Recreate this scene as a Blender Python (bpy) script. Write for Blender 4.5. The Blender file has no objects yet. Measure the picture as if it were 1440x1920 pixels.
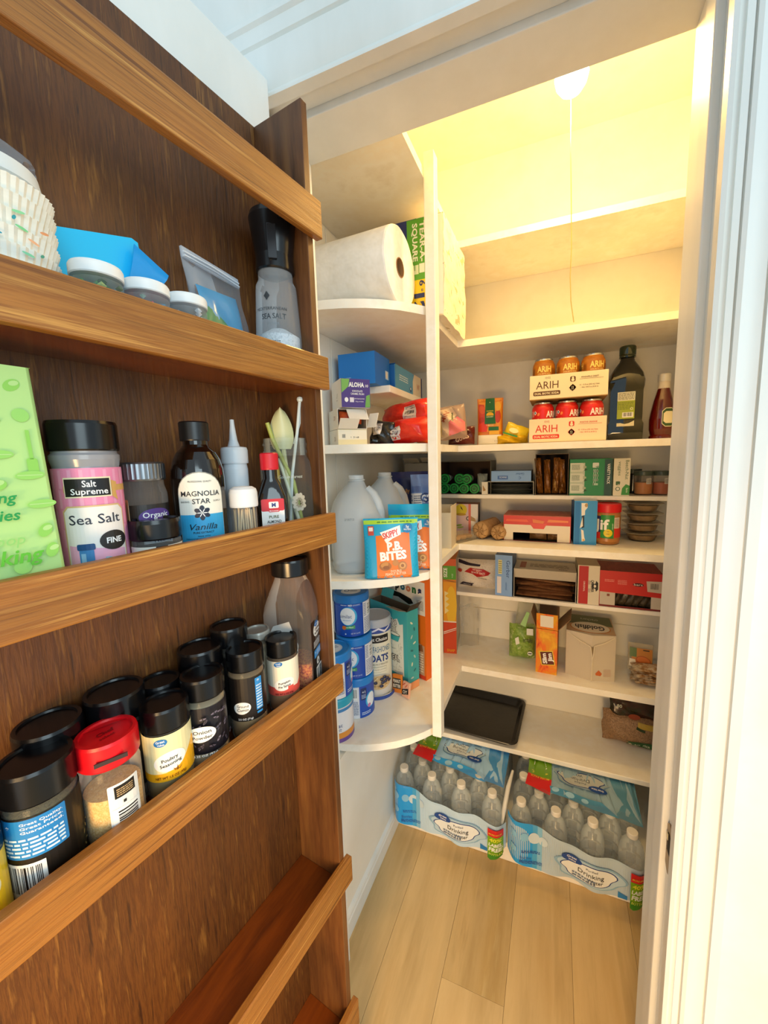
import bpy, math, random
from mathutils import Vector as V, Matrix as MX
from mathutils.geometry import tessellate_polygon
from math import sin, cos, pi, radians as RAD, atan2, sqrt, hypot
R0 = random.Random(7)
SC = bpy.context.scene
COL = SC.collection
# ------------------------------------------------------------------ camera
cam = bpy.data.objects.new('camera', bpy.data.cameras.new('camera'))
COL.objects.link(cam)
r_, u_, f_ = (.92868, .36997, -.02607), (-.02298, .12756, .99156), (-.37017, .92025, -.12696)
cam.matrix_world = MX(((r_[0], u_[0], -f_[0], 0), (r_[1], u_[1], -f_[1], 0), (r_[2], u_[2], -f_[2], 1.29), (0, 0, 0, 1)))
cam.data.sensor_fit = 'VERTICAL'
cam.data.sensor_height = 36
cam.data.lens = 732.865 * 36 / 1920
cam.data.shift_x = -27.9 / 1920
cam.data.shift_y = -7.2 / 1920
cam.data.clip_start = .02
SC.camera = cam
# ------------------------------------------------------------------ light
SC.view_settings.view_transform = 'Standard'
SC.view_settings.look = 'None'
SC.view_settings.gamma = 1
SC.view_settings.use_curve_mapping = False
SC.view_settings.exposure = .80
w = bpy.data.worlds.new('world'); SC.world = w
w.use_nodes = True
w.node_tree.nodes['Background'].inputs[0].default_value = (.70, .89, 1, 1)
w.node_tree.nodes['Background'].inputs[1].default_value = .46

def area(name, loc, target, size, energy, col):
    l = bpy.data.lights.new(name, 'AREA'); l.shape = 'RECTANGLE'; l.size, l.size_y = size
    l.energy = energy; l.color = col
    o = bpy.data.objects.new(name, l); COL.objects.link(o); o.location = loc
    o.rotation_euler = (V(target) - V(loc)).to_track_quat('-Z', 'Y').to_euler()
    return o
area('kitchen_window_light', (1.9, -1.3, 1.9), (-.3, .8, 1.1), (1.5, 1.5), 19, (.74, .93, 1))
area('warm_fill_light', (-.05, -.75, .85), (-.55, -.15, .0), (.4, .4), 15, (1, .62, .25))  # added warm fill behind the camera, tints the floor and lower rack
bl = bpy.data.lights.new('pantry_bulb_light', 'POINT'); bl.energy = 6.0; bl.color = (1, .62, .20); bl.shadow_soft_size = .035
blo = bpy.data.objects.new('pantry_bulb_light', bl); COL.objects.link(blo); blo.location = (.013, 1.2, 2.165)

# ------------------------------------------------------------------ materials
_M = {}
def lin(h):
    h = h.lstrip('#')
    return tuple(((c / 12.92) if c <= .04045 else ((c + .055) / 1.055) ** 2.4) for c in (int(h[i:i + 2], 16) / 255 for i in (0, 2, 4)))
def newmat(n):
    m = bpy.data.materials.new(n); m.use_nodes = True
    return m, m.node_tree, m.node_tree.nodes['Principled BSDF']
def M(h, rough=.5, metal=0, bump=0, bscale=60, spec=.5, coat=0):
    k = (h, rough, metal, bump, bscale, coat)
    if k in _M: return _M[k]
    m, t, b = newmat('paint_' + h.lstrip('#'))
    b.inputs['Base Color'].default_value = (*lin(h), 1)
    b.inputs['Roughness'].default_value = rough
    b.inputs['Metallic'].default_value = metal
    b.inputs['Coat Weight'].default_value = coat
    if bump: addbump(t, b, bump, bscale)
    _M[k] = m
    return m
def addbump(t, b, s, scale, src=None):
    N = t.nodes.new
    if src is None:
        tc = N('ShaderNodeTexCoord'); n = N('ShaderNodeTexNoise'); n.inputs['Scale'].default_value = scale; n.inputs['Detail'].default_value = 4
        t.links.new(tc.outputs['Object'], n.inputs['Vector']); src = n.outputs['Fac']
    bp = N('ShaderNodeBump'); bp.inputs['Strength'].default_value = s; bp.inputs['Distance'].default_value = .004
    t.links.new(src, bp.inputs['Height']); t.links.new(bp.outputs['Normal'], b.inputs['Normal'])
def CLR(h='#ffffff', op=.12, rough=.08, key=''):
    """thin clear plastic or glass: see-through sheet with a glossy coat"""
    k = ('clr', h, op, rough)
    if k in _M: return _M[k]
    m, t, b = newmat('clear_' + h.lstrip('#')); N = t.nodes.new
    b.inputs['Base Color'].default_value = (*lin(h), 1); b.inputs['Roughness'].default_value = rough
    tr = N('ShaderNodeBsdfTransparent'); tr.inputs[0].default_value = (*[c ** .12 for c in lin(h)], 1)
    lw = N('ShaderNodeLayerWeight'); lw.inputs[0].default_value = .25
    ma = N('ShaderNodeMath'); ma.operation = 'MULTIPLY_ADD'; ma.use_clamp = True
    ma.inputs[1].default_value = .45; ma.inputs[2].default_value = op * .6 if op < .4 else op
    mx = N('ShaderNodeMixShader'); L = t.links.new
    L(lw.outputs['Fresnel'], ma.inputs[0]); L(ma.outputs[0], mx.inputs[0]); L(tr.outputs[0], mx.inputs[1]); L(b.outputs[0], mx.inputs[2])
    L(mx.outputs[0], t.nodes['Material Output'].inputs[0])
    _M[k] = m
    return m
def MIX(name, cols, scale=(1, 1, 1), rough=.5, bump=.0, detail=6, stops=None, tone2=None, coat=0, nscale=1, dist=0):
    """noise-mottled colour; scale stretches the pattern"""
    if name in _M: return _M[name]
    m, t, b = newmat(name); N = t.nodes.new; L = t.links.new
    tc = N('ShaderNodeTexCoord'); mp = N('ShaderNodeMapping'); mp.inputs['Scale'].default_value = scale
    n = N('ShaderNodeTexNoise'); n.inputs['Scale'].default_value = nscale; n.inputs['Detail'].default_value = detail; n.inputs['Roughness'].default_value = .62
    n.inputs['Distortion'].default_value = dist
    cr = N('ShaderNodeValToRGB'); e = cr.color_ramp.elements
    stops = stops or [.3 + .4 * i / (len(cols) - 1) for i in range(len(cols))]
    while len(e) < len(cols): e.new(.5)
    for i, (s, c) in enumerate(zip(stops, cols)):
        e[i].position = s; e[i].color = (*lin(c), 1)
    L(tc.outputs['Object'], mp.inputs[0]); L(mp.outputs[0], n.inputs[0]); L(n.outputs['Fac'], cr.inputs[0])
    out = cr.outputs[0]
    if tone2:
        sc2, lo = tone2
        mp2 = N('ShaderNodeMapping'); mp2.inputs['Scale'].default_value = sc2
        n2 = N('ShaderNodeTexNoise'); n2.inputs['Scale'].default_value = 1; n2.inputs['Detail'].default_value = 3; n2.inputs['Distortion'].default_value = .8
        r2 = N('ShaderNodeMapRange'); r2.inputs[1].default_value = .32; r2.inputs[2].default_value = .68; r2.inputs[3].default_value = lo; r2.inputs[4].default_value = 1.12
        mu = N('ShaderNodeMix'); mu.data_type = 'RGBA'; mu.blend_type = 'MULTIPLY'; mu.inputs[0].default_value = 1
        L(tc.outputs['Object'], mp2.inputs[0]); L(mp2.outputs[0], n2.inputs[0]); L(n2.outputs['Fac'], r2.inputs[0])
        L(out, mu.inputs[6]); L(r2.outputs[0], mu.inputs[7]); out = mu.outputs[2]
    L(out, b.inputs['Base Color'])
    b.inputs['Roughness'].default_value = rough; b.inputs['Coat Weight'].default_value = coat
    if bump: addbump(t, b, bump, 0, n.outputs['Fac'])
    _M[name] = m
    return m

# ------------------------------------------------------------------ mesh collector
class G:
    def __init__(s): s.v = []; s.f = []; s.m = []; s.mats = []
    def mi(s, mat):
        if mat not in s.mats: s.mats.append(mat)
        return s.mats.index(mat)
    def add(s, vs, fs, mat, T=None):
        b = len(s.v); i = s.mi(mat)
        s.v += [tuple(T @ V(p)) for p in vs] if T is not None else [tuple(p) for p in vs]
        s.f += [tuple(b + k for k in f) for f in fs]; s.m += [i] * len(fs)
        return s
    def box(s, a, b, mat, T=None, faces=None):
        (x0, y0, z0), (x1, y1, z1) = a, b
        vs = [(x0, y0, z0), (x1, y0, z0), (x1, y1, z0), (x0, y1, z0), (x0, y0, z1), (x1, y0, z1), (x1, y1, z1), (x0, y1, z1)]
        fd = dict(D=(0, 3, 2, 1), T=(4, 5, 6, 7), F=(0, 1, 5, 4), R=(1, 2, 6, 5), B=(2, 3, 7, 6), L=(3, 0, 4, 7))
        if isinstance(mat, dict):
            for k, f in fd.items():
                if mat.get(k, mat.get('*')) is not None: s.add([vs[i] for i in f], [(0, 1, 2, 3)], mat.get(k, mat.get('*')), T)
        else: s.add(vs, [f for k, f in fd.items() if not faces or k in faces], mat, T)
        return s
    def lathe(s, prof, mat, n=24, T=None, sx=1, sy=1, rf=None):
        """prof: (r, z[, mat]); rf(angle, i) scales the radius"""
        vs = []; m = mat
        for i, pz in enumerate(prof):
            for k in range(n):
                a = 2 * pi * k / n; q = pz[0] * (rf(a, i) if rf else 1)
                vs.append((q * cos(a) * sx, q * sin(a) * sy, pz[1]))
        for i in range(len(prof) - 1):
            if len(prof[i]) > 2: m = prof[i][2]
            vv = vs[i * n:(i + 2) * n]
            s.add(vv, [(k, (k + 1) % n, n + (k + 1) % n, n + k) for k in range(n)], m, T)
        for i, rev in ((0, 1), (len(prof) - 1, 0)):
            if prof[i][0] > 1e-5:
                vv = vs[i * n:(i + 1) * n]
                s.add(vv, [tuple(range(n))[::-1] if rev else tuple(range(n))], prof[0][2] if (i == 0 and len(prof[0]) > 2) else m, T)
        return s
    def prism(s, pts, z0, z1, mat, T=None, side=None):
        n = len(pts)
        vs = [(x, y, z0) for x, y in pts] + [(x, y, z1) for x, y in pts]
        s.add(vs, [tuple(range(n))[::-1], tuple(range(n, 2 * n))], mat, T)
        s.add(vs, [(i, (i + 1) % n, n + (i + 1) % n, n + i) for i in range(n)], side or mat, T)
        return s
    def tube(s, pts, r, mat, n=8, T=None):
        pts = [V(p) for p in pts]; vs = []; N = len(pts)
        rr = r if isinstance(r, (list, tuple)) else [r] * N
        for i, p in enumerate(pts):
            d = (pts[min(i + 1, N - 1)] - pts[max(i - 1, 0)]).normalized()
            a = d.orthogonal().normalized() if i == 0 else (a - d * a.dot(d)).normalized()
            b = d.cross(a)
            vs += [p + (a * cos(2 * pi * k / n) + b * sin(2 * pi * k / n)) * rr[i] for k in range(n)]
        fs = [(i * n + k, i * n + (k + 1) % n, (i + 1) * n + (k + 1) % n, (i + 1) * n + k) for i in range(N - 1) for k in range(n)]
        fs += [tuple(range(n))[::-1], tuple(range((N - 1) * n, N * n))]
        return s.add(vs, fs, mat, T)
    def sheet(s, fn, nu, nv, mat, T=None):
        vs = [fn(i / nu, j / nv) for j in range(nv + 1) for i in range(nu + 1)]; W = nu + 1
        return s.add(vs, [(j * W + i, j * W + i + 1, (j + 1) * W + i + 1, (j + 1) * W + i) for j in range(nv) for i in range(nu)], mat, T)
    def decal(s, D, mp, T=None, step=None):
        for li, (h, tris, opt) in enumerate(D.ops):
            o = .00025 + .00012 * li
            if step: tris = subdiv(tris, step)
            vs = []; 
            for t in tris: vs += [mp(x * .01, y * .01, o) for x, y in t]
            s.add(vs, [(i, i + 1, i + 2) for i in range(0, len(vs), 3)], opt or M(h, D.rough), T)
        return s
    def obj(s, name, parent=None, smooth=35, bevel=0, loc=None, rot=None):
        me = bpy.data.meshes.new(name); me.from_pydata(s.v, [], s.f)
        for m in s.mats: me.materials.append(m)
        me.polygons.foreach_set('material_index', s.m)
        if smooth:
            me.polygons.foreach_set('use_smooth', [True] * len(s.f)); me.update()
            me.set_sharp_from_angle(angle=RAD(smooth))
        me.update()
        o = bpy.data.objects.new(name, me); COL.objects.link(o)
        if parent is not None: o.parent = parent
        if loc is not None: o.location = loc
        if rot is not None: o.rotation_euler = rot
        if bevel:
            b = o.modifiers.new('bevel', 'BEVEL'); b.width = bevel; b.segments = 2; b.limit_method = 'ANGLE'
        return o
def subdiv(tris, step, both=False):
    out = []; st = list(tris)
    while st:
        t = st.pop(); xs = [p[0] for p in t]; ys = [p[1] for p in t]
        if max(xs) - min(xs) <= step and (not both or max(ys) - min(ys) <= step): out.append(t); continue
        e = max(range(3), key=lambda i: abs(t[i][0] - t[(i + 1) % 3][0]) + (abs(t[i][1] - t[(i + 1) % 3][1]) if both else 0))
        a, b, c = t[e], t[(e + 1) % 3], t[(e + 2) % 3]; m = ((a[0] + b[0]) / 2, (a[1] + b[1]) / 2)
        st += [(a, m, c), (m, b, c)]
    return out

# ------------------------------------------------------------------ flat print
_T = {}
def glyphs(s, bold, shear):
    k = (s, bold, shear)
    if k not in _T:
        c = bpy.data.curves.new('print', 'FONT'); c.body = s; c.size = 1; c.offset = bold; c.shear = shear; c.resolution_u = 2; c.fill_mode = 'FRONT'
        o = bpy.data.objects.new('print', c); me = bpy.data.meshes.new_from_object(o)
        me.calc_loop_triangles(); vs = [(q.co.x, q.co.y) for q in me.vertices]
        tr = [tuple(vs[i] for i in t.vertices) for t in me.loop_triangles]
        bpy.data.objects.remove(o); bpy.data.meshes.remove(me); bpy.data.curves.remove(c)
        if tr:
            x0 = min(v[0] for v in vs); x1 = max(v[0] for v in vs)
        else: x0 = x1 = 0
        _T[k] = (tr, x0, x1)
    return _T[k]
class D:
    """flat print in cm: every call is one layer on top of the last"""
    def __init__(s, rough=.5): s.ops = []; s.rough = rough
    def tri(s, h, tris, mat=None):
        if s.ops and s.ops[-1][0] == h and s.ops[-1][2] is mat: s.ops[-1] = (h, s.ops[-1][1] + list(tris), mat)
        else: s.ops.append((h, list(tris), mat))
        return s
    def poly(s, h, pts, mat=None):
        idx = tessellate_polygon([[V((x, y, 0)) for x, y in pts]])
        tris = []
        for t in idx:
            a, b, c = (pts[i] for i in t)
            if (b[0] - a[0]) * (c[1] - a[1]) - (b[1] - a[1]) * (c[0] - a[0]) < 0: b, c = c, b
            tris.append((a, b, c))
        return s.tri(h, tris, mat)
    def rect(s, h, x0, y0, x1, y1, r=0, mat=None):
        if not r: return s.tri(h, [((x0, y0), (x1, y0), (x1, y1)), ((x0, y0), (x1, y1), (x0, y1))], mat)
        p = []
        for cx, cy, a0 in ((x1 - r, y1 - r, 0), (x0 + r, y1 - r, 90), (x0 + r, y0 + r, 180), (x1 - r, y0 + r, 270)):
            p += [(cx + r * cos(RAD(a0 + 22.5 * i)), cy + r * sin(RAD(a0 + 22.5 * i))) for i in range(5)]
        return s.poly(h, p, mat)
    def ell(s, h, cx, cy, rx, ry=None, n=24, rot=0, mat=None):
        ry = ry or rx; c, q = cos(RAD(rot)), sin(RAD(rot))
        p = [(rx * cos(2 * pi * i / n), ry * sin(2 * pi * i / n)) for i in range(n)]
        p = [(cx + x * c - y * q, cy + x * q + y * c) for x, y in p]
        return s.tri(h, [((cx, cy), p[i], p[(i + 1) % n]) for i in range(n)], mat)
    def text(s, t, x, y, size, h, w=None, bold=0.012, al='C', rot=0, shear=0):
        """size: cap height; w: exact width; (x, y) baseline anchor"""
        tr, x0, x1 = glyphs(t, bold, shear); k = size / .73; kx = (w / (x1 - x0)) if (w and x1 > x0) else k
        dx = {'C': (x0 + x1) / 2, 'L': x0, 'R': x1}[al]; c, q = cos(RAD(rot)), sin(RAD(rot))
        f = lambda p: (x + (p[0] - dx) * kx * c - p[1] * k * q, y + (p[0] - dx) * kx * q + p[1] * k * c)
        return s.tri(h, [tuple(f(p) for p in t3) for t3 in tr])
    def bars(s, x0, y0, x1, y1, vert=True, seed=1, h='#16161a', bg='#f4f4f0', n=16):
        r = random.Random(seed); L = (x1 - x0) if vert else (y1 - y0)
        if bg: s.rect(bg, x0, y0, x1, y1)
        m = L * .08; ws = [r.choice((1, 1, 2, 3)) for _ in range(2 * n)]; u = (L - 2 * m) / sum(ws); tris = []; p = m
        for i, q in enumerate(ws):
            if i % 2 == 0:
                a, b = p, p + q * u
                if vert: A = (x0 + a, y0 + (y1 - y0) * .2, x0 + b, y1 - (y1 - y0) * .08)
                else: A = (x0 + (x1 - x0) * .2, y0 + a, x1 - (x1 - x0) * .08, y0 + b)
                tris += [((A[0], A[1]), (A[2], A[1]), (A[2], A[3])), ((A[0], A[1]), (A[2], A[3]), (A[0], A[3]))]
            p += q * u
        return s.tri(h, tris)
    def lines(s, h, x0, y0, x1, y1, n, seed=1, t=.5):
        """small print: n thin broken rules"""
        r = random.Random(seed); tris = []; st = (y1 - y0) / n
        for i in range(n):
            x = x0; y = y1 - st * (i + .75)
            while x < x1 - .02 * (x1 - x0):
                L = (x1 - x0) * r.uniform(.06, .22); e = min(x1, x + L)
                if e - x > 0: tris += [((x, y), (e, y), (e, y + st * t)), ((x, y), (e, y + st * t), (x, y + st * t))]
                x = e + (x1 - x0) * .03
        return s.tri(h, tris)

def pmap(y=0, z=0, x=0): return lambda a, b, o: (x + a, y - o, z + b)                 # front plane facing -Y
def rmap(x=0, y=0, z=0): return lambda a, b, o: (x + o, y + a, z + b)                 # right side facing +X
def lmap(x=0, y=0, z=0): return lambda a, b, o: (x - o, y - a, z + b)                 # left side
def tmap(z=0, x=0, y=0): return lambda a, b, o: (x + a, y + b, z + o)                 # top
def cmap(R, z=0, a0=0): return lambda a, b, o: ((R + o) * sin(a0 + a / R), -(R + o) * cos(a0 + a / R), z + b)

# ------------------------------------------------------------------ scene objects
def tag(o, label, cat, group=None):
    o['label'] = label; o['category'] = cat
    if group: o['group'] = group
    return o
def thing(name, label, cat, loc, rz=0, group=None, rot=None):
    o = bpy.data.objects.new(name, None); o.empty_display_size = .02; COL.objects.link(o)
    o.location = loc; o.rotation_euler = rot or (0, 0, rz)
    return tag(o, label, cat, group)
def struct(o): o['kind'] = 'structure'; return o
def face(x, y, extra=0): return atan2(-x, y) + RAD(extra)      # turns local -Y from (x, y) towards the doorway where the photo was taken
def T3(x=0, y=0, z=0, rx=0, ry=0, rz=0): return MX.Translation((x, y, z)) @ MX.Rotation(RAD(rz), 4, 'Z') @ MX.Rotation(RAD(ry), 4, 'Y') @ MX.Rotation(RAD(rx), 4, 'X')

# ================================================================== SETTING
wallp = MIX('white_wall_paint', ['#e9e4d6', '#f3efe4', '#efe9da'], (3, 3, 3), .55, .12, tone2=((1.5, 1.5, 1.5), .94))
shelfp = MIX('glossy_white_shelf_paint', ['#eee7d8', '#faf6ec', '#f6efe0', '#fbf8f0'], (9, 9, 9), .42, .25, tone2=((2, 2, 2), .95))
trimp = MIX('trim_enamel', ['#e6e6e0', '#f4f4f0'], (6, 6, 2), .38, .1)
chip = M('#b98a3c', .8)
HZ = 1.874; XR = .168; XL = -.467; YB = 1.557
ZA, ZB, ZC, ZD, ZE, ZF = .283, .549, 1.0, 1.325, 1.65, 1.942
# floor: vinyl planks
fl = struct(G().box((-1.3, -1.3, -.05), (1.2, 1.62, -.006), M('#a48a62', .7)).obj('floor'))
plank = MIX('vinyl_plank', ['#b08f5c', '#d2b27c', '#c4a268', '#dec390'], (14, 1.6, 14), .42, .08, tone2=((7, .9, 7), .82))
plank2 = MIX('vinyl_plank_pale', ['#bb9a66', '#d8b984', '#caa872'], (12, 1.3, 12), .4, .08, tone2=((6, 1.1, 6), .86))
rr = random.Random(3); xw = .152; i = 0; x = -1.3
pm = {}
while x < 1.18:
    y = -1.3 - rr.uniform(0, .8)
    while y < 1.6:
        y0, y1 = max(y, -1.3), min(y + .92, 1.6)
        if y1 - y0 > .02:
            key = (round(y1 - y0, 3), i % 2)
            if key not in pm:
                pm[key] = G().box((.0003, .0003, -.006), (xw - .0003, y1 - y0 - .0003, 0), plank if i % 2 else plank2).obj('plank', fl, 0, .0003); o = pm[key]
            else:
                o = pm[key].copy(); COL.objects.link(o)
            o.location = (x, y0, 0); i += 1
        y += .92
    x += xw
# walls
struct(G().box((-.62, .72, 0), (-.60, 1.005, 2.344), wallp).box((-.62, 1.008, 0), (-.60, YB, 2.344), wallp).obj('wall_left', None, 0, .001))
struct(G().box((-.598, .745, 0), (-.499, 1.555, .522), wallp).obj('wall_left.001', None, 0))
struct(G().box((-.62, YB, 0), (.39, 1.60, 2.36), wallp).obj('wall_back', None, 0))
struct(G().box((.372, .73, 0), (.40, YB, 2.344), wallp).obj('wall_right', None, 0))
struct(G().box((-.62, .70, 2.344), (.40, YB, 2.38), wallp).obj('ceiling', None, 0))
g = G()
for a, b in (((-1.3, .603, 0), (-.49, .735, 2.4)), ((.19, .603, 0), (1.2, .735, 2.4)), ((-.49, .603, 1.9), (.19, .735, 2.4))): g.box(a, b, wallp)
struct(g.obj('wall_front', None, 0))
# pull the frame out of boards: jambs, head, stops
g = G()
g.box((-.49, .60, 0), (XL, .74, HZ), trimp).box((XR + .004, .60, 0), (.192, .675, HZ + .012), trimp).box((XR, .675, 0), (.192, .742, HZ), trimp)
g.box((-.49, .60, HZ + .012), (.192, .647, 1.902), trimp).box((-.49, .647, HZ), (.192, .742, 1.902), trimp)
jm = struct(g.obj('trim_1', None, 0, .0015))
G().box((XR - .006, .634, 0), (XR + .006, .675, HZ), trimp).obj('door_stop', jm, 0, .0025)
# strike plate with a latch hole on the right jamb
g = G(); sp = []
for k in range(20):
    a = 2 * pi * k / 20; sp.append((.0215 * cos(a) * (.75 + .25 * abs(cos(a))), .040 * sin(a)))
g.prism(sp, 0, .0018, MIX('worn_brass', ['#4e3a22', '#8a6a3c', '#6d5230'], (80, 80, 80), .35, .1), T3(XR + .0035, .622, .70, 0, -90) @ MX.Rotation(pi / 2, 4, 'Z'))
g.box((XR + .0008, .612, .695), (XR + .0012, .627, .724), M('#1d140b', .8))
g.box((XR + .0002, .624, .712), (XR + .0012, .630, .722), M('#e8d9b0', .5))
o = g.obj('strike_plate', jm, 30); o['label'] = 'worn brass strike plate'
# fluted casing, right leg and head
def extr(prof, axis, a0, a1, f, mat, name, **k):
    """prof points (s, p) swept along an axis; f(s, p, a) -> xyz"""
    n = len(prof); g = G(); vs = [f(s, p, a) for a in (a0, a1) for s, p in prof]
    g.add(vs, [(i, i + 1, n + i + 1, n + i) for i in range(n - 1)] + [tuple(range(n)), tuple(range(n, 2 * n))[::-1]], mat)
    return struct(g.obj(name, None, 25))
pr = [(0, 0), (0, .017), (.005, .0185), (.006, .0125), (.012, .013), (.0122, .0165), (.019, .017), (.0195, .0125), (.021, .0125), (.0215, .018), (.026, .0195), (.033, .018), (.041, .0165), (.047, .0175), (.0475, .013), (.0495, .013), (.050, .0185), (.062, .0175), (.0625, 0)]
extr(pr, 'z', 0, 2.4, lambda s, p, a: (XR - .002 + s, .6025 - p, a), trimp, 'trim_2')
ph = [(0, 0), (0, .019), (.004, .0195), (.006, .0135), (.013, .0135), (.018, .016), (.045, .0175), (.074, .018), (.077, .0125), (.081, .0125), (.083, .0175), (.094, .019), (.104, .0185), (.107, .024), (.113, .0245), (.115, .017), (.150, .030), (.20, .038), (.20, 0)]
extr(ph, 'x', -.62, .40, lambda s, p, a: (a, .6025 - p, HZ - .004 + s), trimp, 'trim_3')
# paint chips on the casing
g = G()
for x, z, l in ((.1845, 1.51, .006), (.1835, 1.02, .008), (.183, .985, .016)):
    g.box((x - .0007, .5895, z), (x + .0007, .5905, z + l), M('#2c3034', .8))
o = g.obj('paint_chips', bpy.data.objects['trim_2'], 0)
# baseboard on the lower left wall
pb = [(0, 0), (0, .009), (.045, .009), (.05, .0065), (.058, .0065), (.061, .009), (.066, .007), (.070, .002), (.072, 0)]
extr(pb, 'y', .745, 1.137, lambda s, p, a: (-.499 + p, a, s), trimp, 'baseboard_left')
# ------------------------------------------------------------------ shelves
ARC = [(-.296, .955), (-.318, .925), (-.345, .893), (-.375, .868), (-.41, .846), (-.455, .825), (-.50, .812), (-.55, .803), (-.599, .80)]
def shelf(z, yf, label, arc=True, dy=0, t=.02, rz=None):
    p = [(.371, YB - .001), (.371, yf), (-.295, yf)]
    p += [(x, y + dy) for x, y in ARC] if arc else [(-.295, .744), (-.599, .744)]
    p += [(-.599, YB - .001)]
    o = G().prism(p[::-1], z - t, z, shelfp).obj('shelf', None, 30, .0022)
    return tag(o, label, 'shelf', 'white painted pantry shelves')
shelf(ZF, 1.268, 'topmost white L-shaped shelf board under the lit pantry ceiling', False)
shelf(ZE, 1.263, 'white L-shaped shelf carrying the paper towel roll, empty on its right')
shelf(ZD, 1.264, 'white L-shaped shelf at eye level carrying soda trays and olive oil bottle')
shelf(ZC, 1.264, 'white L-shaped shelf carrying the gallon jugs and the peanut butter jar', dy=-.03)
shelf(ZB, 1.296, 'white L-shaped shelf carrying the formula cans and the round oats canister')
def mid(x0, x1, y0, y1, z, label, t=.018):
    return tag(G().box((x0, y0, z - t), (x1, y1, z), shelfp).obj('shelf', None, 0, .002), label, 'shelf', 'white painted pantry shelves')
mid(-.598, .371, 1.40, YB - .001, 1.153, 'narrow white shelf against back wall carrying green tubes and baby food boxes', .014)
mid(-.598, .371, 1.40, YB - .001, .785, 'narrow white shelf against back wall carrying oats bag and red snack box', .014)
mid(-.599, -.440, 1.05, YB - .001, 1.496, 'short white shelf on the left wall under the blue carton', .02)
mid(-.497, .371, 1.28, YB - .001, ZA, 'lowest white shelf with the dark baking tray lying on it', .017)
o = G().box((-.497, 1.1377, 0), (.371, 1.1557, .049), shelfp).box((-.497, 1.1377, .049), (.371, YB - .001, .063), shelfp).obj('platform', None, 0, .003)
tag(o, 'low white platform with toe kick carrying the shrink-wrapped water packs', 'platform')
o = G().box((-.2955, .935, .536), (-.270, .9665, 1.975), shelfp).obj('post', None, 0, .0025)
tag(o, 'slim white upright post at the front corner of the left shelves', 'post')
# raised wall panels behind the lower back shelves
struct(G().box((-.30, 1.549, .56), (.371, YB, .67), wallp).obj('trim_4', None, 0, .001))
# ------------------------------------------------------------------ ceiling lamp with pull cord
L = thing('ceiling_lamp', 'small lit round bulb lamp with pull cord on the pantry ceiling', 'lamp', (.013, 1.08, 2.097))
em, t, b = newmat('lamp_glow'); b.inputs['Emission Color'].default_value = (1, .86, .55, 1); b.inputs['Emission Strength'].default_value = 14
G().lathe([(.0, .0), (.012, .002), (.023, .009), (.032, .022), (.036, .038), (.034, .052), (.024, .070), (.019, .085)], em, 28).obj('bulb', L, 60)
blo.location = (.013, 1.08, 2.062)
G().lathe([(.021, .078), (.023, .080), (.024, .20), (.05, .218), (.055, .242), (.055, .247)], M('#f3efe2', .4), 28).obj('socket', L)
cp = [(.0, .012, .0), (.002, .012, -.09), (.007, .012, -.225), (.010, .012, -.32), (.009, .012, -.385), (.012, .012, -.44), (.020, .012, -.490)]
G().tube([(.03, 0, .085), (.02, .012, .05)] + cp, .0011, M('#cfc27a', .7), 6).obj('pull_cord', L)
# ------------------------------------------------------------------ door and its spice rack (local x: from hinge towards the free edge, y: out of the door face)
HX, HY = -.431, .596
RDx, RDy = .1405, .99
RZ = atan2(-RDy, -RDx)
dr = struct(G().box((.022, -.036, .008), (.632, 0, 1.884), trimp).obj('door_1', None, 0, .0015, (HX, HY, 0), (0, 0, RZ)))
def RW(t, off, z=0): return (HX - RDx * t + RDy * off, HY - RDy * t - RDx * off, z)
dark = MIX('dark_oak_upright_grain', ['#43240b', '#704216', '#5b320f', '#946228'], (150, 150, 11), .5, .35, 9, [.33, .45, .55, .70], ((11, 11, 2.0), .58), coat=.03)
side = MIX('dark_oak_side', ['#4a2a12', '#6b4220', '#7d5228'], (60, 60, 6), .5, .25, 8, None, ((9, 9, 3), .6))
rail = MIX('oak_rail_long_grain', ['#704012', '#ab702c', '#92591e', '#cc9448'], (4, 150, 170), .45, .4, 8, [.34, .46, .56, .68], ((2, 18, 24), .76), coat=.1)
board = MIX('red_brown_shelf_board', ['#5e2a0c', '#84400f', '#71350f'], (6, 40, 60), .25, .15, 6, None, ((3, 12, 9), .75), coat=.5)
RK = thing('spice_rack', 'dark oak door rack of railed shelves hung on the open door', 'rack', (HX, HY, 0), RZ)
G().box((.05, .0005, .04), (.628, .006, 1.79), dark).obj('back_panel', RK, 0)
G().box((.05, .006, .04), (.062, .10, 1.79), side).obj('side_panel', RK, 0, .001)
G().box((.616, .006, .04), (.628, .10, 1.79), side).obj('side_panel', RK, 0, .001)
for z0, z1, bd in ((1.612, 1.663, 0), (1.397, 1.445, 1), (1.157, 1.206, 1), (.899, .947, 1), (.530, .579, 1), (.213, .270, 1)):
    G().box((.042, .10, z0), (.628, .112, z1), rail).obj('rail', RK, 0, .0015)
    if bd: G().box((.062, .006, z0 + .002), (.616, .10, z0 + .015), board).obj('shelf_board', RK, 0, .0008)

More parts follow.
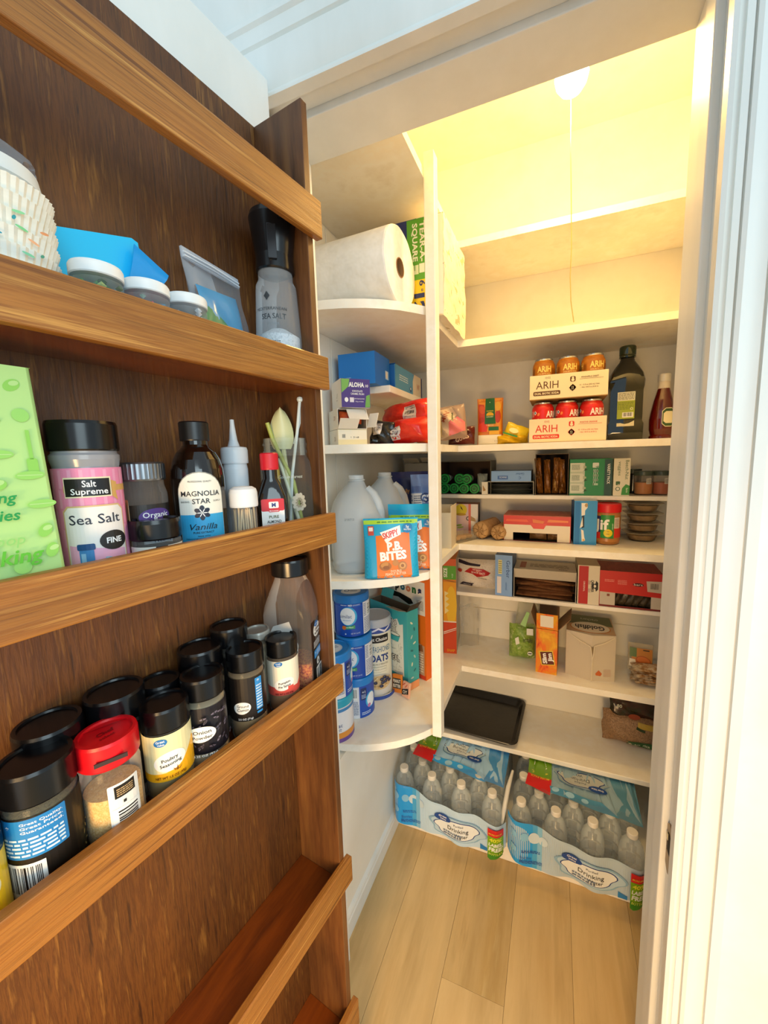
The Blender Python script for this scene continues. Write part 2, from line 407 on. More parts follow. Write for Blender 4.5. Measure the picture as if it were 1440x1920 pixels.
# ================================================================== THINGS ON THE SPICE RACK
BLK = M('#0d0d0f', .22); LBK = M('#121316', .35); WHT = M('#f4f4f2', .45)
Z1, Z2, Z3 = 1.4125, 1.1725, .9145
def lidprof(r, h, mat, rim=.003):
    return [(r * .97, 0, mat), (r, .0015), (r, h - rim), (r * .965, h), (r * .84, h), (r * .82, h - .0022), (0, h - .0022)]
def spice(label, t, off, R, top, lh, fill, wrap, D_=None, z0=Z3, fh=1., turn=0, wrapz=(.16, .74), lidc=BLK, group='small spice jars on the rack', half=None, clear='#f6f2ea', name='spice_jar', extra=None, arc=170, tilt=None):
    x, y, _ = RW(t, off)
    j = thing(name, label, 'spice jar', (x, y, z0), face(x, y, turn), group)
    if tilt: j.rotation_euler = (RAD(tilt[0]), RAD(tilt[1]), j.rotation_euler[2])
    H = top - z0; hb = H - lh
    G().lathe([(R * .80, 0), (R * .95, .002), (R, .006), (R, hb - .010), (R * .94, hb - .003), (R * .94, hb + .003)], CLR(clear, .10), 28).obj('body', j)
    if fill: G().lathe([(R * .85, .003), (R * .93, .007), (R * .93, (hb - .008) * fh), (0, (hb - .006) * fh)], fill, 24).obj('contents', j)
    G().lathe(lidprof(R * 1.03, lh, lidc), lidc, 32, T3(0, 0, hb)).obj('lid', j)
    if wrap:
        w0, w1 = H * wrapz[0], H * wrapz[1]; g = G(); d = D(.4)
        a = arc * pi / 180 * R * 100 / 1.0
        d.rect(wrap, -a, w0 * 100, a, w1 * 100)
        if D_: D_(d, w0 * 100, w1 * 100, R * 100)
        g.decal(d, cmap(R + .0002), None, R * 22); g.obj('label', j, 0)
    return j
# far left yellow jar, cut by the frame
def L_y(d, a, b, R): d.rect('#2a2208', -R, a + .2, R, a + 1.0); d.ell('#f4e9c0', .6, (a + b) / 2 + .6, 1.1, 1.0)
spice('yellow-labelled spice jar nearest the free edge of the rack, mostly cut off', .468, .068, .021, 1.006, .026, M('#c9a53a', .8), '#f2c21a', L_y, wrapz=(.05, .75))
def L_gq(d, a, b, R):
    d.rect('#17120c', -3.1 * R, a, 3.1 * R, b)
    d.rect('#1f7fc4', -1.35 * R, b - (b - a) * .48, .55 * R, b - .12, .12)
    d.text('*', -1.0 * R, b - 1.15, .55, '#ffffff', bold=.03)
    for k, s in enumerate(('Great Quality.', 'Great Price.', 'Guaranteed.')): d.text(s, -.62 * R, b - .62 - .38 * k, .24, '#ffffff', al='L', w=1.35 * R * .8)
    d.lines('#cfe4f4', -1.2 * R, b - (b - a) * .46, .45 * R, b - 1.75, 5, 3)
    d.bars(-1.3 * R, a + .1, -.1 * R, a + (b - a) * .46, True, 5)
    d.rect('#e9e9e4', .05 * R, a + .2, .68 * R, a + 1.35); d.ell('#111111', .36 * R, a + .85, .5); d.poly('#ffffff', [(.36 * R - .25, a + .65), (.36 * R + .25, a + .65), (.36 * R, a + 1.12)])
    for k in range(9): d.ell('#8a7a4a', 1.1 * R + (k % 3) * .3, a + .5 + k * .42, .22, .07, 10, 40 * k)
herb = MIX('dried_green_herbs', ['#4a4420', '#8a7c46', '#6a5e30', '#a4955c'], (260, 260, 260), .9, .4)
spice('large herb jar with blue quality-promise label and barcode, front left on rack', .419, .066, .0265, 1.036, .030, herb, '#17120c', L_gq, wrapz=(.05, .69))
def L_gar(d, a, b, R):
    d.ell('#f6f4ee', .2, (a + b) / 2 + .3, 1.55, 1.0); d.text('Garlic', .2, (a + b) / 2 + .42, .5, '#1a1a1a'); d.text('Powder', .2, (a + b) / 2 - .3, .5, '#1a1a1a'); d.text('3.4 OZ (96g)', .3, a + .3, .28, '#ffffff')
spice('black-labelled garlic powder jar standing behind the large herb jar', .397, .030, .0265, 1.043, .026, M('#b99a62', .9), '#131313', L_gar, wrapz=(.30, .74), turn=8)
# clear shaker with red lid
flk = MIX('minced_onion_flakes', ['#c08a34', '#f2d08a', '#dcab55', '#f7e0ac'], (230, 230, 230), .9, .5)
def L_red(d, a, b, R):
    d.rect('#f2f0ea', -.45 * R, a, .62 * R, b, .15); d.rect('#17130f', -.25 * R, b - 1.5, .45 * R, b - .25)
    d.lines('#c8a878', -.18 * R, b - 1.35, .38 * R, b - .5, 4, 2); d.rect('#222222', .0, b - 2.2, .25, b - 1.9)
    d.bars(-.38 * R, a + .1, .55 * R, b - 2.5, False, 8, n=14)
RJ = spice('clear shaker of golden onion flakes with bright red flip lid', .368, .075, .0255, 1.029, .026, flk, None, None, lidc=M('#d8101c', .3), fh=.72, name='red_lid_shaker')
g = G(); d = D(.45); L_red(d, 1.2, 7.2, 2.55); g.decal(d, cmap(.0257, 0, .25), None, .5); g.obj('label', RJ, 0)
g = G(); d = D(.4); d.text('Chef', 0, -.1, .55, '#8e0710', rot=20, bold=.03); d.text('select', .1, -.85, .42, '#8e0710', rot=20)
d.rect('#b80b16', -1.9, 1.2, 1.9, 1.3)
g.decal(d, tmap(.1126)); g.box((-.012, -.0275, .097), (.014, -.0262, .101), M('#3a2a2a', .5)); g.obj('lid_print', RJ, 0)
spice('wide black flip-top jar at the back behind the red-lidded shaker', .340, .032, .0275, 1.046, .030, M('#5a4630', .9), '#151312', None, turn=10)
spice('black-capped jar at the back half hidden by the poultry seasoning', .291, .030, .0215, 1.031, .024, M('#6a5a34', .9), '#1a1712', None)
def L_po(d, a, b, R):
    d.poly('#f6b21a', [(-2.8 * R, a), (2.8 * R, a), (2.8 * R, a + 1.3), (1.2 * R, a + 3.6), (.5 * R, a + 1.6), (-.2 * R, a + 1.0), (-2.8 * R, a + .8)])
    d.ell('#fdfbf2', -.02, a + 2.25, 1.62, 1.12, 28, 12); d.ell('#1c74bb', -.75, b - .75, .66, .44, 24, 5)
    d.text('Great', -.75, b - .72, .27, '#ffffff', rot=5); d.text('Value', -.72, b - 1.05, .22, '#ffffff', rot=5)
    d.text('Poultry', .0, a + 2.35, .40, '#222222', rot=8); d.text('Seasoning', .05, a + 1.80, .38, '#222222', rot=8, w=2.1)
    d.poly('#7a4a10', [(.5, a + .95), (.62, a + 1.6), (.7, a + .95)]); d.poly('#a86a18', [(.35, a + .95), (.2, a + 1.4), (.5, a + 1.05)]); d.poly('#a86a18', [(.7, a + 1.0), (1.1, a + 1.4), (.85, a + .95)])
    d.text('NET WT 1.5 OZ (43g)', -.05, a + .35, .28, '#5a1e08', w=3.0)
spice('cream and orange poultry seasoning jar with oval white label', .309, .070, .0240, 1.026, .026, M('#9a8a55', .9), '#f1e6b2', L_po, wrapz=(.27, .75))
def L_on(d, a, b, R):
    rr = random.Random(4)
    for k in range(26): d.ell('#6f6676' if k % 2 else '#4b4452', rr.uniform(-1.6, 2.6), rr.uniform(a + .5, b - .2), .34, .12, 12, rr.uniform(0, 180)); d.ell('#1b1820', *([d.ops[-1][1][0][0][0], d.ops[-1][1][0][0][1]]), .24, .05, 10, 30 * k)
    d.ell('#f7f5f0', -.55, (a + b) / 2 + .05, 1.3, .98, 28); d.text('Onion', -.45, (a + b) / 2 + .12, .46, '#1c1c1c'); d.text('Powder', -.45, (a + b) / 2 - .52, .40, '#1c1c1c', w=1.75); d.text('3.25 OZ (92g)', -.3, a + .15, .27, '#ffffff')
spice('dark onion powder jar with white oval label and black cap', .262, .070, .0240, 1.036, .026, M('#cdbb96', .9), '#1b1820', L_on, wrapz=(.24, .72))
spice('black-capped jar at the back between onion powder and cumin', .237, .030, .0265, 1.050, .027, M('#4a3a24', .9), '#141210', None)
def L_cu(d, a, b, R):
    d.ell('#f7f5f0', -.9, a + 1.9, 1.15, .85, 26, 8); d.text('Ground', -.8, a + 2.0, .36, '#1c1c1c', w=1.5); d.text('Cumin', -.8, a + 1.45, .42, '#1c1c1c', w=1.5)
    d.rect('#2f8fd8', .95, a + 1.2, 1.95, b - .3, .1); d.text('*', 1.4, b - 1.15, .6, '#ffffff', bold=.03); d.lines('#d6ecfb', 1.05, a + 1.3, 1.85, b - 1.2, 9, 4); d.rect('#2f8fd8', 1.0, a + .7, 1.8, a + 1.0)
    d.text('2.5 OZ (71g)', -.5, a + .25, .26, '#ffffff')
spice('dark ground cumin jar with blue stripe label and black cap', .199, .070, .0235, 1.040, .026, M('#b28a52', .9), '#211a16', L_cu, wrapz=(.25, .73))
spice('tallest black-capped jar at the back beside the silver-lidded one', .192, .030, .0240, 1.062, .026, M('#3c3020', .9), '#141210', None)
spice('small jar with pale see-through lid at the back beside the pepper bottle', .143, .028, .0185, 1.034, .012, M('#b8ad94', .9), None, None, lidc=M('#b9b7ae', .25, .3))
def L_pu(d, a, b, R):
    d.poly('#e0564a', [(-2.8 * R, a), (2.8 * R, a), (2.8 * R, b - .6), (1.0 * R, a + 1.0), (-.6 * R, a + 1.3), (-2.8 * R, a + 1.6)])
    d.ell('#fbf7ef', .05, a + 1.75, 1.5, .95, 28, 14); d.rect('#e0564a', .55, a + .9, 1.4, a + 1.35); d.ell('#1c74bb', -.65, b - .42, .62, .38, 22, 8); d.text('Great', -.65, b - .40, .22, '#ffffff', rot=8); d.text('Value', -.62, b - .68, .18, '#ffffff', rot=8)
    d.text('Pumpkin', .1, a + 1.85, .36, '#2a2220', rot=10); d.text('Pie Spice', .1, a + 1.30, .36, '#2a2220', rot=10); d.text('NET WT 2 OZ (57g)', .0, a + .18, .24, '#3a0d08', w=2.6)
spice('red and cream pumpkin pie spice jar with black cap', .134, .070, .0228, 1.028, .025, M('#a9743c', .9), '#f4ead2', L_pu, wrapz=(.27, .74))
# crushed red pepper: big square-shouldered clear bottle
x, y, _ = RW(.088, .050)
P = thing('pepper_bottle', 'big clear square bottle of crushed red pepper with black label and cap', 'bottle', (x, y, Z3), face(x, y, -22))
def sq(r, n=32, e=.55):
    p = []
    for k in range(n):
        a = 2 * pi * k / n; c, q = cos(a), sin(a); m = max(abs(c), abs(q)); f = (1 - e) + e / m * .97; p.append((r * c * f * .93, r * q * f * .74))
    return p
def sqloft(g, rows, mat, n=32, T=None):
    vs = []
    for r, z, e in rows: vs += [(a, b, z) for a, b in sq(r, n, e)]
    g.add(vs, [(i * n + k, i * n + (k + 1) % n, (i + 1) * n + (k + 1) % n, (i + 1) * n + k) for i in range(len(rows) - 1) for k in range(n)] + [tuple(range(n))[::-1], tuple(range((len(rows) - 1) * n, len(rows) * n))], mat, T)
    return g
H = 1.136 - Z3
sqloft(G(), [(.038, 0, .9), (.043, .003, .9), (.043, .135, .9), (.041, .150, .8), (.033, .175, .5), (.026, .192, 0), (.026, .198, 0)], CLR('#efe4d8', .13), 36).obj('body', P, 40)
pep = MIX('pepper_flakes', ['#4a1206', '#a8341a', '#d88a3a', '#7a1c0c'], (300, 300, 300), .9, .5)
sqloft(G(), [(.036, .004, .9), (.040, .006, .9), (.040, .050, .9), (.036, .054, .9)], pep, 36).obj('contents', P, 40)
G().lathe(lidprof(.0295, .026, BLK), BLK, 36, T3(0, 0, H - .026), 1, .9).obj('lid', P)
d = D(.4); d.rect('#121214', -2.6, 1.2, 2.6, 12.2, .3); d.ell('#f6f4ee', -.1, 10.4, 1.55, 1.15); d.ell('#1c74bb', -.3, 11.35, .8, .45); d.text('Great Value', -.3, 11.25, .24, '#ffffff', w=1.2)
d.text('Crushed', 0, 10.35, .45, '#1a1a1a', w=2.1); d.text('Red Pepper', 0, 9.7, .42, '#1a1a1a', w=2.3); d.lines('#dadada', -1.9, 7.7, 1.9, 8.8, 4, 5)
d.rect('#2f8fd8', -1.9, 6.0, 1.9, 7.3, .15); d.text('*', -1.4, 6.25, .7, '#ffffff', bold=.03); d.lines('#d6ecfb', -.8, 6.2, 1.7, 7.1, 4, 6)
d.ell('#e8e8e4', -.4, 5.15, .6); d.poly('#121214', [(-.7, 4.9), (-.1, 4.9), (-.4, 5.5)]); d.bars(-1.4, 1.5, 1.6, 4.3, True, 9)
G().decal(d, rmap(.0385, 0, .0)).obj('label', P, 0)
d = D(.6); d.poly('#c3c0ba', [(-2.9, 3.5), (1.2, 2.4), (1.9, 9.0), (.6, 12.8), (-2.0, 12.0), (-3.0, 10.2)])
G().decal(d, pmap(-.0318, 0)).obj('label_back', P, 0)

# ---- shelf two
def onrack(name, label, cat, t, off, z, turn=0, group=None):
    x, y, _ = RW(t, off); return thing(name, label, cat, (x, y, z), face(x, y, turn), group)
# green nut bag
GB = thing('flour_bag', 'tall pale green baking bag printed with nuts at left of the rack', 'bag', RW(.448, .070, Z2), RZ + pi)
GB.rotation_euler = (RAD(-6), 0, RZ + pi)
g = G(); gm = M('#b6e08c', .42)
g.prism([(-.066, -.028), (.060, -.028), (.060, .028), (-.066, .028)], .0, .198, gm)
g.obj('body', GB, 30, .003)
d = D(.42); rr = random.Random(11)
for (a, b, k) in ((4.6, 18.2, 0), (2.4, 18.0, 1), (.6, 17.6, 0), (4.8, 15.8, 2), (2.6, 15.3, 1), (.2, 15.5, 2), (5.0, 13.3, 3), (3.0, 12.6, 1), (4.7, 10.9, 1), (2.6, 10.2, 0), (5.1, 8.5, 1), (5.0, 6.3, 0), (5.2, 4.6, 0), (3.2, 3.6, 2), (.8, 9.0, 1), (-.6, 11.2, 0), (1.2, 4.9, 2)):
    c = ('#8fd05a', '#97d566', '#9ad86c', '#8fd05a')[k]
    if k == 0: d.ell(c, a, b, .62, .42, 16, rr.uniform(0, 90)); d.ell('#b6e08c', a + .15, b + .18, .34, .2, 12, 20)
    elif k == 1: d.ell(c, a, b, .95, .34, 18, rr.uniform(-10, 14)); d.rect('#b6e08c', a - .8, b - .04, a + .8, b + .04)
    elif k == 2: d.ell(c, a, b, .55, .55, 18)
    else: d.rect(c, a - .12, b - 1.1, a + .12, b + 1.3); d.rect(c, a - .35, b - 2.2, a + .35, b - 1.0, .2)
d.ell('#4bb04a', -.3, 14.0, 2.6, 2.9); d.ell('#f2fbf0', -.4, 13.9, 2.55, 2.8)
for s, yy, c in (('evening', 8.8, '#1f9a4c'), ('movies', 7.4, '#1f9a4c'), ('scoop', 5.45, '#8fcf70'), ('baking', 3.95, '#5cba2c')):
    d.text(s, 3.6 if s != 'baking' else 4.6, yy, .85 if s != 'baking' else 1.15, c, al='R', bold=.02 if s != 'scoop' else 0, shear=.25)
G().decal(d, pmap(-.028)).obj('print', GB, 0)
G().box((-.066, -.006, .196), (.060, .006, .202), M('#9cc873', .5)).obj('top_fold', GB, 0, .001)
G().tube([(.0, -.01, .20), (.015, -.012, .212), (.03, -.01, .206), (.042, -.008, .216), (.046, -.008, .208)], .0028, M('#c9c4ae', .8), 6).obj('tie', GB)
# pink sea salt
S = onrack('salt_jar', 'pink fine sea salt jar with wide black lid on the rack', 'jar', .347, .052, Z2, 2)
Rs = .0270
G().lathe([(Rs * .94, 0), (Rs, .003), (Rs, .113), (Rs * .97, .117), (Rs * 1.03, .124), (Rs * 1.03, .128), (Rs * .96, .13), (Rs * .96, .134)], M('#9a9aa0', .2), 36).obj('body', S)
G().lathe(lidprof(Rs * 1.05, .028, BLK), BLK, 40, T3(0, 0, .132)).obj('lid', S)
d = D(.35); d.rect('#ef8fb6', -9.2, .3, 9.2, 11.6)
for k in range(-8, 9):
    for q in range(6): d.rect('#f3a5c6', k * 1.05 + (.18 if q % 2 else 0), .5 + q * 1.85, k * 1.05 + .35 + (.18 if q % 2 else 0), 2.2 + q * 1.85)
d.rect('#d8a860', -2.5, 9.35, 5, 9.95); d.rect('#f0e4c0', -2.4, 8.85, 1.95, 10.75); d.rect('#17171b', -2.3, 8.98, 1.8, 10.6); d.text('Salt', -.1, 9.85, .62, '#ffffff'); d.text('Supreme', -.1, 9.15, .58, '#ffffff', w=3.3)
d.poly('#d8a860', [(1.95, 8.85), (2.6, 8.4), (2.4, 9.3), (2.6, 10.2), (1.95, 10.4)])
def octo(d, h, x0, y0, x1, y1, c): return d.poly(h, [(x0 + c, y0), (x1 - c, y0), (x1, y0 + c), (x1, y1 - c), (x1 - c, y1), (x0 + c, y1), (x0, y1 - c), (x0, y0 + c)])
octo(d, '#e3bd86', -2.8, .8, 3.0, 8.1, .5); octo(d, '#f6eee8', -2.65, .95, 2.85, 7.95, .45); d.poly('#f3b4d2', [(-2.5, 1.1), (2.7, 1.1), (2.7, 3.6), (-2.5, 4.4)]); d.poly('#e987b8', [(-2.5, 1.1), (2.7, 1.1), (2.7, 2.0), (-2.5, 2.4)])
d.text('Sea Salt', .1, 6.35, .95, '#2a3040', w=4.6, bold=.005); d.ell('#2b2826', 1.55, 4.6, 1.35, .95); d.text('FINE', 1.55, 4.35, .55, '#ffffff', bold=.03)
d.rect('#3f86c4', -1.6, 1.2, -.35, 4.0, .2); d.rect('#1c4f86', -1.75, 3.9, -.2, 4.5, .15); d.rect('#8fc1e6', -1.45, 1.4, -1.05, 3.6)
d.poly('#9cc6e0', [(-.25, 1.6), (.6, 3.1), (1.1, 3.0), (2.0, 1.6), (1.0, 1.3)]); d.poly('#dceef8', [(.2, 2.2), (.7, 3.0), (1.2, 2.3), (.8, 1.7)]); d.ell('#c0407f', 2.2, 1.5, .26, .2); d.ell('#e987b8', 2.2, 1.5, .19, .14)
octo(d, '#e3bd86', 4.1, .8, 8.0, 8.1, .5); octo(d, '#f6eee8', 4.25, .95, 7.9, 7.95, .45); d.text('S', 4.8, 6.3, .95, '#2a3040')
G().decal(d, lambda a, b, o: cmap(Rs + .0003)(a * .86, b, o), None, .4).obj('label', S, 0)
# nutmeg jar
N_ = onrack('nutmeg_jar', 'clear ground nutmeg jar with ribbed silver lid and purple-blue label', 'jar', .290, .034, Z2, 6)
Rn = .0255
G().lathe([(Rn * .9, 0), (Rn, .004), (Rn, .085), (Rn * .9, .094), (Rn * .9, .104)], CLR('#cfc4ba', .2), 30).obj('body', N_)
G().lathe([(Rn * .88, .003), (Rn * .94, .006), (Rn * .94, .052), (0, .058)], M('#7d5434', .9), 24).obj('contents', N_)
G().lathe([(Rn * .95, .100), (Rn * .98, .102), (Rn * .98, .1185), (Rn * .92, .1205), (0, .1205)], M('#8d9095', .28, .9), 80, None, 1, 1, lambda a, i: 1 + .012 * (1 if int(a * 80 / (2 * pi) + .5) % 2 else -1) * (i in (1, 2))).obj('lid', N_)
d = D(.4); d.rect('#2c2420', -4, .5, 3.2, 7.4); d.rect('#c2c8cc', -.55, 1.2, 3.2, 5.4, .5); d.ell('#d9e6ef', 1.4, 3.9, 2.0, 1.9); d.rect('#d2e7f5', .2, 2.0, 3.2, 3.6); d.ell('#5c3c8c', .95, 6.0, 1.75, .95); d.text('Organic', .95, 5.95, .62, '#ffffff', w=2.7); d.text('Great Value', .95, 5.5, .22, '#ffffff')
d.text('Ground', 1.5, 3.9, .5, '#22508a', w=2.0); d.text('Nutmeg', 1.5, 3.15, .5, '#22508a', w=2.1); d.bars(-3.8, .7, -2.4, 5.2, False, 4)
G().decal(d, cmap(Rn + .0002), None, .45).obj('label', N_, 0)
# short black-capped jar
J = onrack('spice_jar', 'short wide jar with black cap standing in front of the nutmeg', 'spice jar', .299, .072, Z2, 10)
G().lathe([(.020, 0), (.0235, .003), (.0235, .036), (.022, .04)], CLR('#d0ccc8', .2), 30).obj('body', J)
G().lathe([(.0195, .002), (.0215, .004), (.0215, .03), (0, .031)], MIX('black_seeds', ['#111012', '#3a3638'], (420, 420, 420), .8, .4), 24).obj('contents', J)
G().lathe(lidprof(.0245, .021, BLK, .004), BLK, 36, T3(0, 0, .039)).obj('lid', J)
d = D(.4); d.rect('#efeee4', -3.6, .3, 3.6, 3.3); d.rect('#2b272a', -.55, .3, .55, 3.3); d.rect('#1a1a1a', 1.0, .5, 1.7, 2.9); d.rect('#efeee4', 1.15, 1.0, 1.55, 1.6); d.text('2x4', 2.3, 1.4, .3, '#222222', rot=90); d.rect('#1a1a1a', .8, 2.6, 1.5, 2.75); d.lines('#222222', -2.2, .6, -.8, 2.8, 7, 7)
G().decal(d, cmap(.0238), None, .4).obj('label', J, 0)
# vanilla bottle
Vb = onrack('vanilla_bottle', 'round-shouldered dark vanilla bottle with cream and blue label', 'bottle', .233, .054, Z2, 2)
Rv = .0300; amb = M('#140c08', .07, 0, coat=.6)
G().lathe([(Rv * .9, 0), (Rv, .004), (Rv, .100), (Rv * .97, .111), (Rv * .88, .122), (Rv * .72, .131), (Rv * .52, .137), (Rv * .46, .140), (Rv * .46, .146)], amb, 40).obj('body', Vb)
G().lathe([(.0158, .1445), (.0162, .146), (.0162, .166), (.0150, .1675), (0, .1675)], M('#141416', .35), 60, None, 1, 1, lambda a, i: 1 + .012 * (1 if int(a * 60 / (2 * pi) + .5) % 2 else -1) * (i in (1, 2))).obj('cap', Vb)
d = D(.4); W = 2.62
def arch(x, y0, y1, ytop):
    return [(-x, y0), (x, y0), (x, y1)] + [(x * cos(RAD(t)), y1 + (ytop - y1) * sin(RAD(t))) for t in range(15, 180, 15)] + [(-x, y1)]
d.poly('#9a9a94', arch(W, 1.0, 8.2, 10.8)); d.poly('#f3efe2', arch(W - .09, 1.1, 8.2, 10.68)); d.rect('#35a7dc', -W + .09, 2.4, W - .09, 5.75); d.poly('#35a7dc', [(-W + .09, 2.4), (-1.1, 1.0), (-.5, 1.55), (0, 1.9), (.5, 1.55), (1.1, 1.0), (W - .09, 2.4)])
d.poly('#140c08', [(-W, .9), (-1.2, .9), (-W, 2.3)]); d.poly('#140c08', [(1.2, .9), (W, .9), (W, 2.3)]); d.poly('#140c08', [(-.55, .95), (.55, .95), (0, 1.6)])
d.text('PROFESSIONAL QUALITY', 0, 9.55, .22, '#333333', w=2.5, bold=0); d.text('MAGNOLIA', 0, 7.95, .62, '#20222a', w=4.3, bold=.01); d.text('STAR', 0, 7.05, .6, '#20222a', bold=.01); d.text('BAKING', -1.75, 7.2, .2, '#333333', bold=0); d.text('SUPPLY', 1.75, 7.2, .2, '#333333', bold=0)
for k in range(6): a = RAD(60 * k + 30); d.ell('#1d2238', .48 * cos(a), 5.95 + .48 * sin(a), .42, .27, 14, 60 * k + 30)
for k in range(6): a = RAD(60 * k); d.ell('#ffffff', .3 * cos(a), 5.95 + .3 * sin(a), .26, .05, 10, 60 * k)
d.text('Vanilla', .05, 3.95, .75, '#16222c', w=2.9, shear=.3, bold=0); d.text('PURE EXTRACT', 0, 3.5, .24, '#16222c', w=2.2); d.text('MADE WITH', 0, 3.1, .17, '#16222c', bold=0); d.text('MADAGASCAR BOURBON VANILLA BEANS', 0, 2.8, .17, '#16222c', w=3.9, bold=0); d.text('8', .0, 1.95, .42, '#16222c'); d.text('236ML', -.8, 2.0, .2, '#16222c', bold=0); d.text('FL OZ', .75, 2.0, .2, '#16222c', bold=0)
G().decal(d, cmap(Rv + .0003), None, .5).obj('label', Vb, 0)
# squeeze bottle
Q = onrack('squeeze_bottle', 'frosted plastic squeeze bottle with long pointed nozzle', 'bottle', .166, .038, Z2)
fr = CLR('#dfe6ec', .85, .35)
G().lathe([(.0155, 0), (.0165, .003), (.0165, .108), (.0155, .114), (.0155, .118)], fr, 26).obj('body', Q)
G().lathe([(.0175, .116), (.0178, .118), (.0178, .134), (.0165, .138), (.008, .1395), (.0055, .148), (.0032, .168), (.0028, .176), (0, .1765)], fr, 28).obj('nozzle_cap', Q)
# toothpick holder
K = onrack('toothpick_holder', 'small clear toothpick dispenser with white domed lid', 'dispenser', .190, .080, Z2)
G().lathe([(.0145, 0), (.0155, .002), (.0158, .062)], CLR('#eef0f2', .12), 26).obj('body', K)
G().lathe([(.0175, .060), (.018, .062), (.0178, .078), (.0165, .083), (.012, .086), (0, .087)], M('#eef0f2', .4), 28).obj('lid', K)
pk = G(); rr = random.Random(5)
for k in range(46):
    a = rr.uniform(0, 2 * pi); q = .0125 * sqrt(rr.random()) if k > 18 else .0135; a2 = a + rr.uniform(-.5, .5)
    pk.tube([(q * cos(a), q * sin(a), .003), (.92 * q * cos(a2), .92 * q * sin(a2), .060 + rr.uniform(-.004, .0))], .0009, M('#e3c79a', .7), 4)
o = pk.obj('toothpicks', K, 0); o['kind'] = 'stuff'
# almond extract
A = onrack('extract_bottle', 'little dark almond extract bottle with red cap and red-white label', 'bottle', .139, .076, Z2, 4)
sqloft(G(), [(.020, 0, .8), (.022, .003, .8), (.0225, .055, .8), (.021, .068, .7), (.015, .086, .3), (.0105, .094, 0), (.0105, .108, 0)], M('#150d0a', .08, coat=.5), 36).obj('body', A, 40)
G().lathe([(.0118, .106), (.0122, .108), (.0122, .128), (.011, .1295), (0, .1295)], M('#d11d2e', .4), 60, None, 1, 1, lambda a, i: 1 + .012 * (1 if int(a * 60 / (2 * pi) + .5) % 2 else -1) * (i in (1, 2))).obj('cap', A)
d = D(.4); d.rect('#f1efea', -1.55, .4, 1.5, 6.6, .2); d.rect('#d3202c', -1.55, 4.9, 1.5, 6.6, .2); d.rect('#f1efea', -.55, 5.3, .75, 6.2, .15); d.text('M', .1, 5.5, .55, '#1d2f7a', bold=.04); d.rect('#d3202c', -.6, 4.75, .8, 5.15, .1); d.text('McCormick', .1, 4.85, .18, '#ffffff', w=1.2)
d.text('PURE', .05, 3.9, .42, '#55602a', w=1.3); d.text('ALMOND', .05, 3.25, .4, '#333333', w=1.9); d.text('EXTRACT', .05, 2.75, .3, '#333333', w=1.7); d.lines('#555555', -1.3, 1.6, 1.3, 2.1, 2, 8); d.rect('#d3202c', -1.55, .4, 1.5, 1.3); d.text('1 FL OZ 29ML', 0, .7, .25, '#ffffff')
G().decal(d, pmap(-.0165)).obj('label', A, 0)
# mason jar with utensils standing in it
Mj = onrack('mason_jar', 'clear glass canning jar holding plastic utensils at rack end', 'jar', .082, .050, Z2)
gl = CLR('#e4e6dc', .10, .04); Rm = .039
G().lathe([(.0, .002), (Rm * .8, .001), (Rm * .95, .004), (Rm, .012), (Rm, .104), (Rm * .95, .116), (Rm * .82, .124), (Rm * .82, .128), (Rm * .86, .130), (Rm * .86, .132), (Rm * .82, .134), (Rm * .82, .140), (Rm * .86, .142), (Rm * .86, .144), (Rm * .81, .146), (Rm * .81, .152), (Rm * .77, .152), (Rm * .77, .126)], gl, 40).obj('body', Mj, 50)
d = D(.1); d.text('Golden Harvest', .6, 9.2, .5, '#c9ccc0', w=3.6, shear=.2, bold=0); G().decal(d, cmap(Rm + .0003), None, .5).obj('lettering', Mj, 0)
d = D(.1)
for k in range(10): d.ell('#b9b2a0', 1.6 + .75 * cos(k * .63), 5.6 + 1.0 * sin(k * .63), .42, .34, 12, 36 * k); d.ell('#8d8570', 1.6 + .4 * cos(k * .63), 5.5 + .6 * sin(k * .63), .22, .18, 10)
G().decal(d, cmap(Rm + .0003), None, .5).obj('emblem', Mj, 0)
mx, my, _ = RW(.082, .050)
def ut(name, label, cat, dx, dy, pts, build):
    o = thing(name, label, cat, (mx, my, Z2 + .004), face(mx, my)); build(o); return o
ivory = M('#d9d6a0', .35)
def bs(o):
    G().tube([(.004, .0, .0), (.002, 0, .07), (-.002, 0, .125), (-.003, 0, .14)], [.0032, .0036, .0036, .004], ivory, 8).obj('handle', o)
    def f(u, v):
        a = (u - .5) * 2; h = v; wd = .020 * sin(pi * min(1, .16 + .84 * h)) ** .6 * (1 - .25 * h); return (-.004 + a * wd, .008 * a * a - .006 + .002 * h, .132 + .064 * h)
    G().sheet(f, 8, 10, ivory).sheet(lambda u, v: V(f(u, v)) + V((0, .0015, 0)), 8, 10, ivory).obj('bowl', o, 80)
ut('plastic_scoop', 'ivory plastic scoop standing bowl-up in the glass canning jar', 'scoop', 0, 0, 0, bs)
tag(G().tube([(.022, .004, 0), (.010, 0, .08), (-.018, -.004, .148), (-.024, -.005, .172)], .0032, M('#b9bf5a', .4), 8).obj('straw', None, 60, 0, (mx, my, Z2 + .004), (0, 0, face(mx, my))), 'yellow-green straw leaning left in the glass canning jar', 'straw')
def bt(o):
    G().tube([(.0, -.006, 0), (.008, -.004, .09), (.020, -.001, .16), (.026, 0, .205)], .0024, M('#dfe9e6', .35), 8).obj('stick', o)
    G().lathe([(0, -.005), (.004, -.003), (.005, 0), (.004, .003), (0, .005)], M('#dfe9e6', .35), 14, T3(.0265, 0, .208)).obj('ball_tip', o)
    G().tube([(.014, .003, .14), (.024, .002, .172), (.0255, .001, .198)], .0018, M('#dfe9e6', .35), 6).obj('side_loop', o)
ut('stirring_stick', 'white plastic stirring stick with ball tip in the glass canning jar', 'stirrer', 0, 0, 0, bt)
